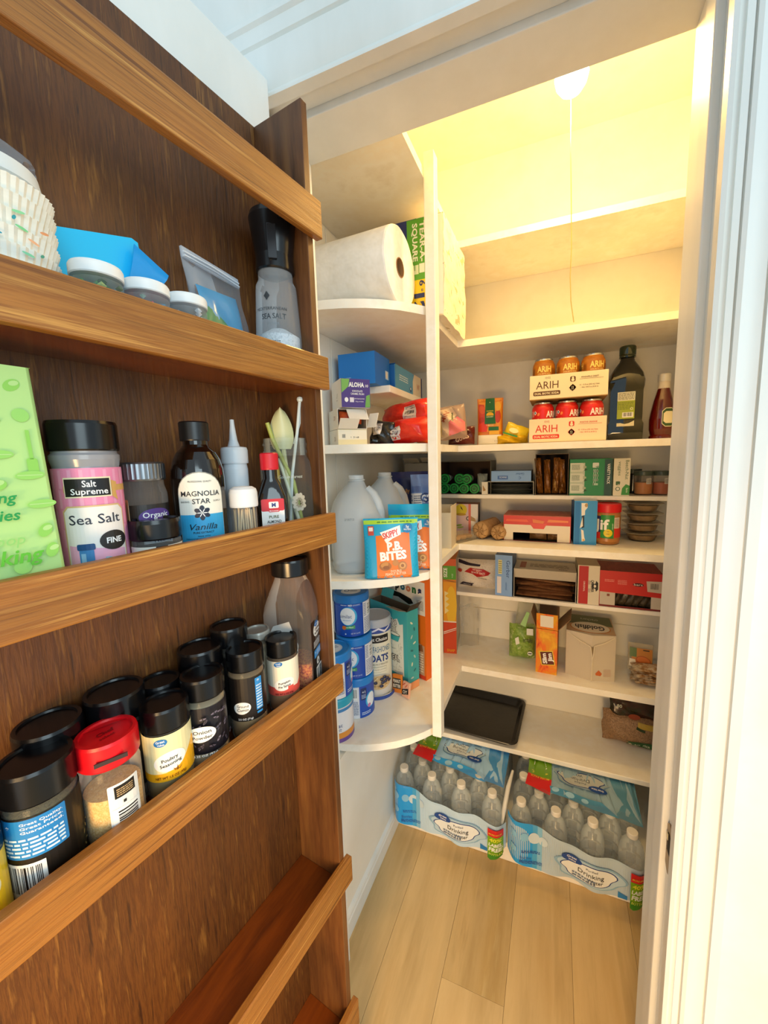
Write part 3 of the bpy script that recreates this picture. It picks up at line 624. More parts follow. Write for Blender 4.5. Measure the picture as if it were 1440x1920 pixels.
tag(G().tube([(-.012, .006, 0), (-.014, .008, .10), (-.016, .010, .128)], .0042, M('#d8a91c', .4), 8).obj('marker', None, 60, 0, (mx, my, Z2 + .004), (0, 0, face(mx, my))), 'short yellow plastic rod low in the glass canning jar', 'rod')
tag(G().tube([(.020, -.010, 0), (.004, -.004, .06), (-.010, .004, .118)], .003, M('#e4e6c8', .4), 8).obj('straw', None, 60, 0, (mx, my, Z2 + .004), (0, 0, face(mx, my))), 'short pale straw crossing inside the glass canning jar', 'straw')

# ---- shelf one
C_ = thing('liner_stack', 'stack of white cupcake liners with coloured sprinkle print', 'baking cups', RW(.395, .056, Z1), face(*RW(.395, .056)[:2], 8))
lm = MIX('pleated_liner', ['#e6e2d2', '#f7f4ea'], (3, 3, 90), .75, .15)
g = G(); 
for k in range(6):
    z = .010 + k * .0125
    g.lathe([(.034, z), (.043, z + .026)], lm, 96, None, 1, 1, lambda a, i: 1 + .016 * (1 if int(a * 96 / (2 * pi) + .5) % 2 else -1))
g.lathe([(.0, .0015), (.033, .0015), (.036, .014)], lm, 48); g.obj('liners', C_, 0)
d = D(.7); rr = random.Random(2)
for a, b, c, q in ((-1.1, 6.6, '#ef6a5a', -8), (-.9, 6.1, '#f2a060', -8), (-1.3, 5.4, '#d8506a', 30), (-.3, 5.3, '#3a9ab0', -12), (.9, 6.7, '#2f9aa8', 60), (1.3, 6.1, '#7fd090', -14), (2.0, 5.4, '#efb48a', -14), (1.5, 4.3, '#7fd0a8', -8), (2.5, 4.6, '#4aa08a', 40), (1.2, 7.2, '#8cd8a0', 10), (-2.6, 5.0, '#5ab4d0', 20), (-2.4, 7.0, '#e88a9a', -20), (2.9, 6.5, '#e8a070', 15)):
    d.ell(c, a, b, .42 if abs(q) < 25 else .2, .11, 12, q)
G().decal(d, cmap(.0435), None, .5).obj('sprinkle_print', C_, 0)
G().lathe([(.030, .100), (.037, .104), (.035, .116), (.030, .119), (.0, .119)], M('#dfe3e2', .5), 40).obj('inner_liners', C_)
BG = thing('clear_bag', 'crumpled clear plastic bag lying on top of cupcake liners', 'bag', RW(.400, .052, Z1 + .120), RZ)
def crump(w, h, dth, seed, T=None, amp=.25, nu=14, nv=12, pw=2.4, lean=0):
    """closed crumpled pouch: two sheets meeting at the rim"""
    rr = random.Random(seed); ph = [(rr.uniform(2, 7), rr.uniform(2, 7), rr.uniform(0, 6)) for _ in range(6)]
    def nz(u, v): return sum(sin(a * u * 2 + b * v * 2 + c) for a, b, c in ph) / 6
    def f(sgn):
        def q(u, v):
            a, b = 2 * u - 1, 2 * v - 1; e = max(0, (1 - abs(a) ** pw) * (1 - abs(b) ** pw)) ** .6
            n_ = nz(u, v); rim = .03 * n_
            return (w / 2 * a * (1 + rim), sgn * dth / 2 * e * (1 + amp * nz(u + .3 * sgn, v)) + dth * .35 * amp * n_ * (1 - e) + lean * v, h * v * (1 + rim * .5))
        return q
    return f(-1), f(1), nu, nv
def pouch(g, w, h, dth, seed, mat, T=None, **k):
    a, b, nu, nv = crump(w, h, dth, seed, **k); g.sheet(a, nu, nv, mat, T); g.sheet(lambda u, v: b(1 - u, v), nu, nv, mat, T); return a
def onp(f, w, h):
    """print that follows the front sheet of a pouch"""
    def m(a, b, o):
        p = f(min(1, max(0, a / w + .5)), min(1, max(0, b / h))); return (p[0], p[1] - o * 1.5, p[2])
    return m
g = G(); pouch(g, .085, .020, .05, 3, CLR('#dfe3ea', .16, .12), None, amp=.6); g.obj('film', BG, 20)
BP = thing('blue_pouch', 'bright cyan foil pouch standing behind the small sprinkle jars', 'pouch', RW(.2865, .022, Z1), RZ + pi)
def bp(u, v):
    t = u; top = .106 + .032 * t if t < .70 else .1284 - (t - .70) * .155
    return ((t - .5) * .114, -.010 * sin(pi * u) * (1 - v) + (.008 if u > .74 and v > .5 else 0), top * v)
g = G(); cy = M('#22ccff', .4, coat=.1)
g.sheet(lambda u, v: V(bp(u, v)) + V((0, -.004, 0)), 18, 8, cy).sheet(lambda u, v: V(bp(1 - u, v)) + V((0, .006, 0)), 18, 8, cy).sheet(lambda u, v: V(bp(u, 1)) + V((0, -.004 + .01 * v, 0)), 18, 1, cy).obj('body', BP, 25)
def flapf(u, v): return (.004 + .036 * u + .012 * v, -.013 - .004 * sin(pi * v), .070 + .010 * u + (.048 - .030 * u) * v)
G().sheet(flapf, 6, 6, M('#18a2ee', .3, coat=.2)).sheet(lambda u, v: V(flapf(1 - u, v)) + V((0, .001, 0)), 6, 6, cy).obj('folded_corner', BP, 25)
def sprj(label, t, h, cols, seed):
    x, y, _ = RW(t, .077); R = .0208
    j = thing('sprinkle_jar', label, 'jar', (x, y, Z1), face(x, y), 'small sprinkle jars on the top rack shelf')
    G().lathe([(R * .9, 0), (R * .97, .002), (R * .97, h - .014)], CLR('#f2f4f4', .12), 28).obj('body', j)
    G().lathe([(R * .98, h - .011), (R * 1.02, h - .010), (R * 1.02, h - .002), (R * .97, h), (0, h)], M('#eceff0', .4), 32).obj('lid', j)
    g = G(); rr = random.Random(seed)
    for k in range(110):
        q = R * .86 * sqrt(rr.random()); a = rr.uniform(0, 6.3); s = rr.uniform(.0022, .004); z = rr.uniform(.003, h * .76)
        vs = [V(p) * s for p in ((1, 0, 0), (-1, 0, 0), (0, 1, 0), (0, -1, 0), (0, 0, 1), (0, 0, -1))]
        g.add([v + V((q * cos(a), q * sin(a), z)) for v in vs], [(0, 2, 4), (2, 1, 4), (1, 3, 4), (3, 0, 4), (2, 0, 5), (1, 2, 5), (3, 1, 5), (0, 3, 5)], M(rr.choice(cols), .6))
    o = g.obj('sprinkles', j, 0); o['kind'] = 'stuff'
sprj('leftmost small white-lidded jar, holding green sprinkles', .330, .060, ('#1d5a2a', '#5fc060', '#3a8a46', '#a8c06a', '#2f7a52'), 1)
sprj('middle small white-lidded jar, holding pink and orange sprinkles', .286, .060, ('#e0407a', '#f2703a', '#f4e0e0', '#e8507a', '#a8d0c0'), 2)
sprj('rightmost small white-lidded jar, holding pale sprinkles', .243, .061, ('#dfe4ea', '#c8d4e0', '#f2f2f2', '#a8b8d0'), 3)
ZP = thing('zip_bag', 'clear zipper bag of blue piping tips beside the salt grinder', 'bag', RW(.166, .046, Z1), RZ + pi + RAD(12))
ZP.rotation_euler = (RAD(-8), 0, ZP.rotation_euler[2])
g = G(); fb = pouch(g, .100, .138, .024, 12, CLR('#dbe4ee', .14, .1), None, amp=.4); g.obj('film', ZP, 30)
g = G()
for z in (.128, .1325): g.tube([(-.048, -.002, z), (.0, -.003, z + .001), (.048, -.002, z)], .0012, M('#e8edf4', .4), 6)
g.box((-.049, -.0012, .126), (.049, .0012, .139), CLR('#f2f4fa', .45, .2)); g.obj('zipper', ZP)
g = G(); pouch(g, .074, .096, .012, 8, M('#38a6d8', .35), T3(.010, 0, .008, 0, -6), amp=.5); g.obj('blue_contents', ZP, 30)
g = G(); pouch(g, .085, .05, .010, 9, M('#1f8a3a', .4), T3(-.022, -.004, .016, 0, 42), amp=.5); g.obj('green_contents', ZP, 30)
GR = onrack('salt_grinder', 'clear sea salt grinder with flared black top at rack end', 'grinder', .082, .052, Z1)
Rg = .034
G().lathe([(Rg * .9, 0), (Rg, .003), (Rg * .97, .06), (Rg * .86, .125), (Rg * .84, .132), (Rg * .72, .140), (Rg * .72, .152)], CLR('#f2f5f8', .36, .12), 36).obj('body', GR)
G().lathe([(Rg * .82, .003), (Rg * .92, .006), (Rg * .9, .060), (.012, .072), (0, .070)], MIX('salt_crystals', ['#aeb6be', '#f6f8fa', '#d4dae0'], (240, 240, 240), .5, .6), 30).obj('contents', GR)
G().lathe([(.026, .150), (.0275, .152), (.0265, .172), (.0300, .200), (.0330, .222), (.031, .229), (.024, .233), (0, .234)], M('#111113', .25), 40).obj('grinder_top', GR)
g = G()
for k in range(5): g.lathe([(0, 0), (.0016, .0004), (.0016, .001)], M('#050505', .5), 8, T3(.010 + .005 * k, -.0325 + .0009 * k * k * .6, .214, 90))
g.box((-.008, -.0305, .160), (.004, -.027, .205), M('#2a2c30', .2)); g.obj('finger_grip', GR, 0, .002)
d = D(.4); d.poly('#3a3e42', [(-1.4, 11.6), (-.95, 11.0), (-1.4, 10.4), (-1.85, 11.0)]); G().decal(d, cmap(Rg * .93), None, .5).obj('logo', GR, 0); d = D(.4); d.text('MEDITERRANEAN', -1.0, 9.1, .42, '#3a3e42', w=4.6, bold=0); d.text('SEA SALT', -.6, 7.9, .75, '#3a3e42', w=3.5); d.text('GRINDER', -.7, 7.1, .3, '#5a5e62', bold=0); d.lines('#5a5e62', -2, 4.2, .2, 5.0, 3, 6)
G().decal(d, cmap(Rg * .93), None, .5).obj('print', GR, 0)

# ================================================================== BACK SHELVES
def carton(name, label, cat, loc, rz, w, d, h, cols, dec=None, group=None, rot=None, bev=.0008, rough=.5):
    """closed carton, origin at the bottom centre; dec: face letter -> function drawing on a print canvas"""
    o = thing(name, label, cat, loc, rz, group, rot)
    if isinstance(cols, str): cols = {'*': cols}
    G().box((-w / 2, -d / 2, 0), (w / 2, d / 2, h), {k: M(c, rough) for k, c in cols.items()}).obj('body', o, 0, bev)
    if dec:
        g = G()
        mp = dict(F=pmap(-d / 2), R=rmap(w / 2), L=lmap(-w / 2), T=tmap(h), B=lambda a, b, q: (-a, d / 2 + q, b))
        for k, fn in dec.items():
            q = D(rough); fn(q); g.decal(q, mp[k])
        g.obj('print', o, 0)
    return o
def openbox(w, d, h, t, out, inn, open_='F', T=None, g=None):
    """hollow carton of thin panels with one face missing"""
    g = g or G()
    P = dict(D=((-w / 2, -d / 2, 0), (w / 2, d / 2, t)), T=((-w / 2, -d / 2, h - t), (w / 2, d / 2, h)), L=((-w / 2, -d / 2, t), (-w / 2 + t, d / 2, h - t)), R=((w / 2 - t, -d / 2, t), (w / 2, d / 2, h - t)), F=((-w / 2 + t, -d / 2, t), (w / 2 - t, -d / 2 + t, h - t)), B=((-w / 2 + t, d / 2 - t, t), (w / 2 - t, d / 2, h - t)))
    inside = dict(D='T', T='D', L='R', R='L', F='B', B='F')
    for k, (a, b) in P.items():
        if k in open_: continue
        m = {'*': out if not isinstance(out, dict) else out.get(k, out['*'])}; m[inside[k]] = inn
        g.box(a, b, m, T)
    return g
# ---- soda: two trays of cans
CANP = [(.020, 0), (.026, .001), (.0325, .010), (.0325, .098), (.0315, .104), (.0268, .114), (.0264, .1155), (.0268, .1185), (.0258, .1195), (.0246, .1185), (.0235, .1145), (0, .1145)]
alu = M('#c9c7c2', .25, .9)
def can_proto(name, label, base, tone, kind):
    o = thing(name, label, 'can', (0, 0, 0), 0, 'soda cans in the two trays')
    pr = [(r, z, alu if (z < .009 or z > .113) else base) for r, z in CANP]
    G().lathe(pr, base, 30).obj('body', o, 50)
    G().lathe([(.005, 0), (.0062, .0008), (0, .0012)], alu, 10, T3(.0, -.008, .1145, 0, 0, 0)).obj('pull_tab', o)
    d = D(.35)
    if kind == 'A':
        for k in (-6.2, 0, 6.2):
            d.text('ARIH', k, 7.9, 1.75, '#f3dc78', w=4.0, bold=.03); d.text('DUAL BIOTIC SODA', k, 7.15, .42, '#f0d890', w=3.7); d.rect('#9a5a1c', k - 2.1, 2.0, k + 2.1, 5.6)
            d.lines('#7a4414', k + 2.3, 6.0, k + 3.2, 9.0, 8, 3)
    else:
        for k in (-3.2, 7.0):
            d.lines('#f4c6c0', k - 1.4, 7.6, k + .5, 9.4, 6, 4); d.poly('#eef2f0', [(k + .9, 9.4), (k + 1.45, 8.8), (k + .9, 8.1), (k + .35, 8.8)]); d.ell('#3a7aa8', k + .9, 8.8, .26, .3)
            d.ell('#f08a4a', k + 2.0, 8.3, .35, .5, 14, -20); d.rect('#f4e4e0', k - .1, 5.7, k + 1.1, 6.3, .15); d.ell('#f4e4e0', k + 1.9, 6.6, .35, .4); d.rect('#d82a22', k + 1.75, 6.4, k + 2.05, 6.8)
        d.text('ARIH', 3.0, 7.4, 1.9, '#f2e8e4', w=4.0, bold=.03)
    G().decal(d, cmap(.0327), None, .6).obj('print', o, 0)
    return o
def copy_thing(o, loc, rz, label):
    c = o.copy(); COL.objects.link(c); c.location = loc; c.rotation_euler = (0, 0, rz); c['label'] = label
    for ch in list(o.children):
        k = ch.copy(); COL.objects.link(k); k.parent = c
        for s2 in ch.children:
            q = s2.copy(); COL.objects.link(q); q.parent = k
    return c
cx, cy_ = .0275, 1.365
pos = {'left': -.0685, 'middle': 0, 'right': .0685}
for kind, z, base, nm in (('A', ZD + .1325, MIX('orange_gold_can', ['#a85c12', '#cf8420'], (30, 30, 60), .3, 0), 'golden'), ('B', ZD + .0035, M('#d8251f', .3), 'red')):
    proto = None
    for row, ry in (('front', -.0345), ('back', .0345)):
        for nmx, px in pos.items():
            lab = f'{nm} soda can, {nmx} one of the {row} row in the {"upper" if kind == "A" else "lower"} cardboard tray'
            rz = {'left': 4, 'middle': 10, 'right': 16}[nmx] if kind == 'A' else {'left': 0, 'middle': -6, 'right': -28}[nmx]
            loc = (cx + px, cy_ + ry, z)
            if proto is None: proto = can_proto('soda_can', lab, base, 0, kind); proto.location = loc; proto.rotation_euler = (0, 0, RAD(rz))
            else: copy_thing(proto, loc, RAD(rz), lab)
def tray(label, z, ink, flav, tilt):
    o = thing('soda_tray', label, 'cardboard tray', (cx, cy_, z), 0)
    cb = M('#e9dcbc', .6); ci = M('#a07c4c', .8); w, d, h = .213, .143, .072
    g = G(); g.box((-w / 2, -d / 2, 0), (w / 2, d / 2, .0022), ci)
    g.box((-w / 2, -d / 2, .0022), (w / 2, -d / 2 + .0022, h), {'*': cb, 'B': ci}).box((-w / 2, d / 2 - .0022, .0022), (w / 2, d / 2, h), {'*': cb, 'F': ci})
    for s in (-1, 1):
        a, b = sorted((s * w / 2, s * (w / 2 - .0022))); g.box((a, -d / 2 + .0022, .0022), (b, d / 2 - .0022, h - .012), cb)
    g.obj('body', o, 0)
    p = D(.6)
    p.text('아리', -5.6, 5.95, .62, ink, bold=.0); p.text('ARIH', -5.7, 3.15, 2.3, ink, w=6.3, bold=.0); p.rect(ink, -9.6, 1.2, -2.0, 2.45, .35); p.text('DUAL BIOTIC SODA', -5.8, 1.52, .62, '#f0e4c4', w=6.8, bold=.02)
    p.rect(ink, .6, 4.6, 2.1, 6.1, .4); p.ell('#f0e4c4', 1.35, 5.1, .42); p.ell('#f0e4c4', 1.35, 5.7, .3); p.poly(ink, [(.35, 2.9), (1.35, 3.95), (2.35, 2.9), (1.35, 1.85)]); p.ell(ink, 1.35, 2.9, .78); p.text('12', 1.35, 2.75, .55, '#f0e4c4'); p.text('PACK', 1.35, 2.4, .2, '#f0e4c4')
    p.text(flav, 5.9, 5.45, .42, ink, w=4.6); p.rect(ink, 3.2, 5.1, 9.4, 5.17); p.text('12 - 12 fl oz (355 mL) Cans', 5.8, 3.3, .36, ink, w=5.2); p.text('- Net 144 fl oz (4.26 L)', 5.8, 2.6, .34, ink, w=4.6)
    G().decal(p, pmap(-d / 2)).obj('print', o, 0)
tray('lower cream soda tray with red lettering holding red cans', ZD, '#d42a1e', 'POSITIVE ORANGE', 0)
tray('upper cream soda tray with brown lettering holding golden cans', ZD + .129, '#5a3414', 'PINEAPPLE DRIFT', 0)
# ---- olive oil
O = thing('oil_bottle', 'large dark green olive oil bottle with waisted shoulder and cap', 'bottle', (.196, 1.415, ZD), RAD(-4))
og = M('#0c120a', .07, coat=.6); og2 = M('#1f2f12', .08, coat=.5)
sqloft(G(), [(.050, 0, .8), (.054, .004, .8), (.054, .050, .85), (.050, .060, .8), (.0505, .068, .8), (.0505, .145, .8), (.0505, .150, .8), (.054, .160, .7), (.056, .178, .6), (.050, .200, .45), (.036, .222, .2), (.023, .238, 0), (.020, .246, 0), (.020, .258, 0)], og, 40).obj('body', O, 40)
G().lathe([(.0225, .250), (.0225, .253), (.0215, .256), (.0225, .258), (.0225, .280), (.021, .283), (0, .283)], og2, 50, None, 1, 1, lambda a, i: 1 + .01 * (1 if int(a * 50 / (2 * pi) + .5) % 2 else -1) * (i in (3, 4))).obj('cap', O)
d = D(.4); d.rect('#d8dc9a', -2.4, 6.5, 2.2, 14.4); d.rect('#e6e4cc', -2.4, 11.9, 2.2, 14.4); d.lines('#6a6a4a', -2.2, 12.1, 2.0, 14.2, 7, 2); d.rect('#a4b226', -2.4, 6.5, 2.2, 11.8); d.lines('#70801a', -2.2, 9.2, 2.0, 11.5, 5, 4); d.bars(-1.0, 6.9, 1.9, 8.4, True, 6); d.ell('#e6e8c0', 1.4, 9.4, .4); d.ell('#a4b226', 1.4, 9.4, .25)
G().decal(d, pmap(-.0402)).obj('label', O, 0); d = D(.4)
d.poly('#d8cfae', [(-2.4, 4.3), (2.2, 4.3), (2.2, 5.9), (.9, 5.2), (-.3, 4.95), (-1.4, 5.3), (-2.4, 5.3)])
G().decal(d, pmap(-.0402)).obj('label', O, 0)
# ---- ketchup
K2 = thing('ketchup_bottle', 'octagonal glass ketchup bottle against the right jamb', 'bottle', (.292, 1.40, ZD), RAD(-30))
kg = M('#5a0c08', .08, coat=.6)
G().lathe([(.030, 0), (.033, .003), (.033, .010), (.030, .014), (.0335, .030), (.034, .060), (.030, .085), (.024, .115), (.0165, .145), (.0145, .152), (.0145, .172)], kg, 16).obj('body', K2, 30)
G().lathe([(.0155, .148), (.0155, .168)], M('#d9cfc0', .4), 24).obj('neck_band', K2)
G().lathe([(.016, .168), (.0165, .170), (.0165, .188), (.015, .190), (0, .190)], M('#d8d6d0', .3, .2), 30).obj('cap', K2)
d = D(.4); octo(d, '#e9e1c0', 1.0, 3.6, 4.4, 9.0, .9); octo(d, '#35552a', 1.15, 3.8, 4.3, 8.8, .8); octo(d, '#e9e1c0', 1.4, 4.6, 4.2, 8.0, .6)
G().decal(d, cmap(.0341), None, .4).obj('label', K2, 0)
# ---- sun-dried tomato pouch and yellow bag
def standpouch(name, label, cat, loc, rz, w, h, dp, seed, col, draw, rot=None, group=None, pw=6, amp=.12, seal=.012, rough=.35):
    o = thing(name, label, cat, loc, rz, group, rot)
    def prof(sgn):
        rr = random.Random(seed); c1, c2 = rr.uniform(3, 6), rr.uniform(0, 6)
        def f(u, v):
            a = 2 * u - 1; t = dp / 2 * max(0, 1 - abs(a) ** pw) ** .5 * max(0, (1 - v) ** .8 * (1 if v > .04 else .6 + 10 * v))
            return (w / 2 * a * (1 - .03 * sin(pi * v)), sgn * (t + .0008) + dp * amp * sin(c1 * u * 2 + c2 + 3 * v) * v * .5, h * v)
        return f
    f, b = prof(-1), prof(1); m = M(col, rough)
    G().sheet(f, 20, 20, m).sheet(lambda u, v: b(1 - u, v), 14, 14, m).obj('body', o, 60)
    if draw:
        q = D(rough); draw(q); g = G()
        # print follows the bulging front sheet
        for li, (hx, tris, mt) in enumerate(q.ops):
            tris = subdiv(tris, w * 100 / 16, True); vs = []
            for t in tris:
                for x, y in t:
                    p = f(min(1, max(0, x * .01 / w + .5)), min(1, max(0, y * .01 / h))); vs.append((p[0], p[1] - .0011 - .0002 * li, p[2]))
            g.add(vs, [(i, i + 1, i + 2) for i in range(0, len(vs), 3)], mt or M(hx, rough))
        g.obj('print', o, 0)
    if seal:
        s = seal
        G().sheet(lambda u, v: V(f(u, 1 - s / h * (1 - v))) + V((0, -.0012, 0)), 14, 1, M(col, rough * .7)).obj('seal', o, 60)
    return o
def p_sun(d):
    d.rect('#e8941c', -3.9, 4.5, 3.9, 15.6); d.poly('#c8401c', [(-3.9, 6.0), (-2.2, 6.0), (-1.2, 9), (-2.0, 13.8), (-3.9, 14.0)]); d.ell('#d8581e', -2.7, 12.0, 1.0, 1.4, 18, 20); d.ell('#b8301a', -2.9, 8.5, .9, 1.2, 18, -20); d.ell('#c8401c', 2.7, 9.6, 1.0, 2.2, 18, 0); d.ell('#e8b02c', 2.6, 13.0, 1.0, 1.6); d.poly('#d8381c', [(-3.9, 4.6), (-1.0, 4.6), (-.6, 7.4), (-2.4, 7.9), (-3.9, 7.0)])
    d.poly('#1f6a34', [(-1.5, 15.8), (1.5, 15.8), (1.7, 10.5), (2.0, 7.2), (-1.8, 7.2), (-1.7, 10.5)]); d.ell('#e9b31e', 0, 10.2, 1.25, .95); d.rect('#1f6a34', -1.4, 9.2, 1.4, 10.0); d.text('CALIFORNIA', 0, 11.3, .5, '#e8d23c', w=2.4); d.text('SUN-DRY', 0, 9.35, .5, '#f2e8c0', w=2.4); d.ell('#e8e4c0', -.05, 14.4, .16)
    d.text('TOMATOES', 0, 6.5, .5, '#f0e4b0', w=2.6); d.rect('#1f6a34', -.4, 5.0, 3.0, 6.2); d.rect('#e8b022', -.2, 3.6, 3.2, 4.9); d.rect('#ece6da', -3.9, .2, 3.9, 3.5); d.text('8 OZ', 2.2, 1.2, .4, '#8a7a5a', bold=0)
standpouch('tomato_pouch', 'upright red, green and gold dried tomato pouch with white base', 'pouch', (-.212, 1.385, ZD), RAD(5), .086, .158, .038, 3, '#d97a1e', p_sun)
YB_ = thing('snack_bag', 'crumpled yellow bag slumped against the soda trays', 'bag', (-.138, 1.375, ZD + .002), RAD(4))
g = G(); pouch(g, .102, .030, .055, 21, M('#e3b818', .3), None, amp=.5); pouch(g, .075, .058, .035, 22, M('#f0d22a', .3), T3(.002, .004, .008, 14, 22), amp=.5); g.obj('body', YB_, 30)
d = D(.3); d.poly('#2f8a3a', [(-2.9, 3.2), (1.6, 1.6), (1.9, 2.0), (-2.8, 3.7)]); d.ell('#f6ecb0', .6, 3.9, 1.5, .8, 20, -20)
G().decal(d, lambda a, b, o: (a, -.030 - o + .3 * (b - .02), b + .004)).obj('print', YB_, 0)
# ---- narrow shelf under the eye-level shelf
Zm = 1.153
TB = thing('tube_box', 'open dark box lying on its side full of green-capped tubes', 'box', (-.305, 1.475, Zm), 0)
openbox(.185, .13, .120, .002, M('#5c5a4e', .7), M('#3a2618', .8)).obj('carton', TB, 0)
gt = M('#1f9a44', .35); gt2 = M('#0f5a2a', .4)
for k, (x, z) in enumerate(((-.383, .056), (-.327, .056), (-.300, .055), (-.385, .020), (-.347, .021), (-.310, .020), (-.272, .020))):
    t = thing('pouch_tube', f'green-capped food pouch, {("upper left", "upper middle", "upper right", "lower far left", "second lower", "third lower", "lower right")[k]} in the open dark box', 'pouch', (x, 1.418, Zm + z), 0, 'green-capped pouches in the dark box', (RAD(-90), 0, 0))
    T = T3(0, 0, 0, 180)
    G().lathe([(.0185, -.012), (.0185, .004), (.017, .0055), (.0135, .0055), (.0130, .001, gt2), (.0088, .001), (.0086, .005, gt), (.0055, .005), (.0050, .001, gt2), (0, .001)], gt, 20, T3(0, 0, 0, 0)).obj('cap', t, 30)
    t.rotation_euler = (RAD(90), 0, 0)
    G().lathe([(.007, -.10), (.015, -.04), (.009, -.012)], M('#d8dccf', .3), 12).obj('pouch', t)
FB = thing('foil_pouch', 'crinkled clear and silver pouch beside green tubes in dark box', 'pouch', (-.247, 1.44, Zm + .003), RAD(10))
g = G(); pouch(g, .036, .070, .03, 31, M('#9aa39c', .25), None, amp=.8); g.obj('body', FB, 20)
GT = thing('pouch_box', 'open pale box of flat grey pouches under the blue baby food box', 'box', (-.146, 1.465, Zm), 0)
openbox(.156, .118, .046, .0015, M('#c9c4b4', .6), M('#7c7a70', .8)).obj('carton', GT, 0)
G().box((-.0, -.001, 0), (.020, 0, .044), {'*': M('#e8e2d2', .6)}, T3(-.078, -.059, .001, 0, 0, 200)).obj('side_flap', GT, 0)
g = G(); q = D(); q.poly('#a8804a', [(.5, 1.6), (1.6, 3.4), (1.4, 1.2)]); g.decal(q, lambda a, b, o: (-.078 - a * .94, -.0605 - o - .002 - a * .34, b)); g.obj('flap_print', GT, 0)
for k in range(6):
    g = G(); pouch(g, .136, .092, .006, 40 + k, M(('#8c8f88', '#6f736c', '#a4a79e')[k % 3], .35), T3(-.002 * (k % 2), .045, .005 + k * .0055, 90, 0, 3 * (k % 3 - 1)), amp=.5, nu=10, nv=8); g.obj('grey_pouch', GT, 30)
def p_gerb(d):
    d.text('Gerber', 3.0, 2.9, .75, '#2a62b0', w=2.8, rot=180, shear=.1); d.text('C', 3.0, 1.6, .9, '#1c4fa0', rot=180); d.rect('#3a6cb8', -4.5, .7, -1.0, 2.0); d.text('SNACK', -2.7, 1.7, .6, '#cfe0f6', w=2.6, rot=180)
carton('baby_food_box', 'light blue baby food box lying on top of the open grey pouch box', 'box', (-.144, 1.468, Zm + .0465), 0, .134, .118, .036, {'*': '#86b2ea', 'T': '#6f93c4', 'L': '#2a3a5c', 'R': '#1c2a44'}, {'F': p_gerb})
CB = thing('bar_box', 'tall open box of brown wrapped bars between blue and green boxes', 'box', (-.012, 1.470, Zm), 0)
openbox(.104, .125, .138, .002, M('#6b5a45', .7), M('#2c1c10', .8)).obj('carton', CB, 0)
bw = MIX('glossy_brown_wrapper', ['#3a2010', '#9a6228', '#6a3f1a', '#d0a258'], (70, 60, 22), .22, .8)
for k in range(4):
    g = G(); pouch(g, .021, .122 - .006 * (k % 2), .03, 60 + k, bw, T3(-.036 + .024 * k, -.032, .003, 0, (-5, -2, 2, -3)[k]), amp=.6, nu=8, nv=14); g.obj('bar', CB, 30)
def p_beech(d):
    d.poly('#c8d4bc', [(-6.1, .6), (-1.8, .6), (-1.7, 10.6), (-6.1, 10.6)])
    for k in range(3):
        y = 1.0 + 3.4 * k; d.poly('#e2e6d2', [(-6.0, y), (-2.4, y), (-2.0, y + .6), (-2.0, y + 2.2), (-2.4, y + 2.8), (-6.0, y + 2.8)]); d.poly('#b9c4a6', [(-2.2, y + .9), (-1.3, y + 1.2), (-1.3, y + 1.7), (-2.2, y + 2.0)]); d.lines('#6f8a66', -5.6, y + .5, -3.2, y + 2.3, 6, 10 + k); d.poly('#0c4a2c', [(-1.9, y + .2), (-.9, y + .6), (-1.7, y + 1.0)])
    d.rect('#1d8a54', .0, .4, .01, .41); d.rect('#e4ece0', .5, 9.0, 2.3, 10.6, .2); d.text('9', 1.4, 9.3, .95, '#1d6a44', rot=-90); d.lines('#bfe0c8', .7, 3.0, 2.2, 8.6, 4, 9)
    for k in range(3): d.rect('#bfe0c8', .8 + .5 * k, 3.4 + .6 * k, 1.0 + .5 * k, 8.6)
    d.rect('#1a4c4a', 4.0, .1, 6.2, 11.6); d.text('VARIETY PACK', 4.75, 7.0, .85, '#f2f4ee', w=6.5, rot=-90, bold=.02)
carton('baby_veggie_box', 'bright green boxed baby veggies with dark teal stripe', 'box', (.1055, 1.468, Zm), 0, .124, .122, .118, {'*': '#1d8f56', 'T': '#2b9a62'}, {'F': p_beech})
def p_bn(d):
    d.text('Beech-Nut', .95, 8.2, 1.0, '#3a6a3c', w=6.0, rot=-90, bold=.0); d.text('veggies', -1.0, 8.6, .85, '#557a58', w=4.4, rot=-90, bold=0); d.rect('#3f6a46', -1.6, 3.4, -.4, 4.6, .2); d.text('2', -1.0, 3.6, .7, '#f0eedc', rot=-90); d.ell('#3f6a46', -1.0, 2.2, .65); d.ell('#f0eedc', -1.0, 2.2, .45); d.poly('#3f9a4a', [(.0, .3), (2.3, .3), (2.3, 3.2), (1.2, 3.7), (.2, 2.4)]); d.text('farm', 1.3, 1.8, .6, '#dff0d8', rot=-90)
carton('baby_veggie_box', 'cream boxed baby veggies with green sideways lettering', 'box', (.192, 1.466, Zm), RAD(2), .046, .120, .118, {'*': '#efe8cf'}, {'F': p_bn})
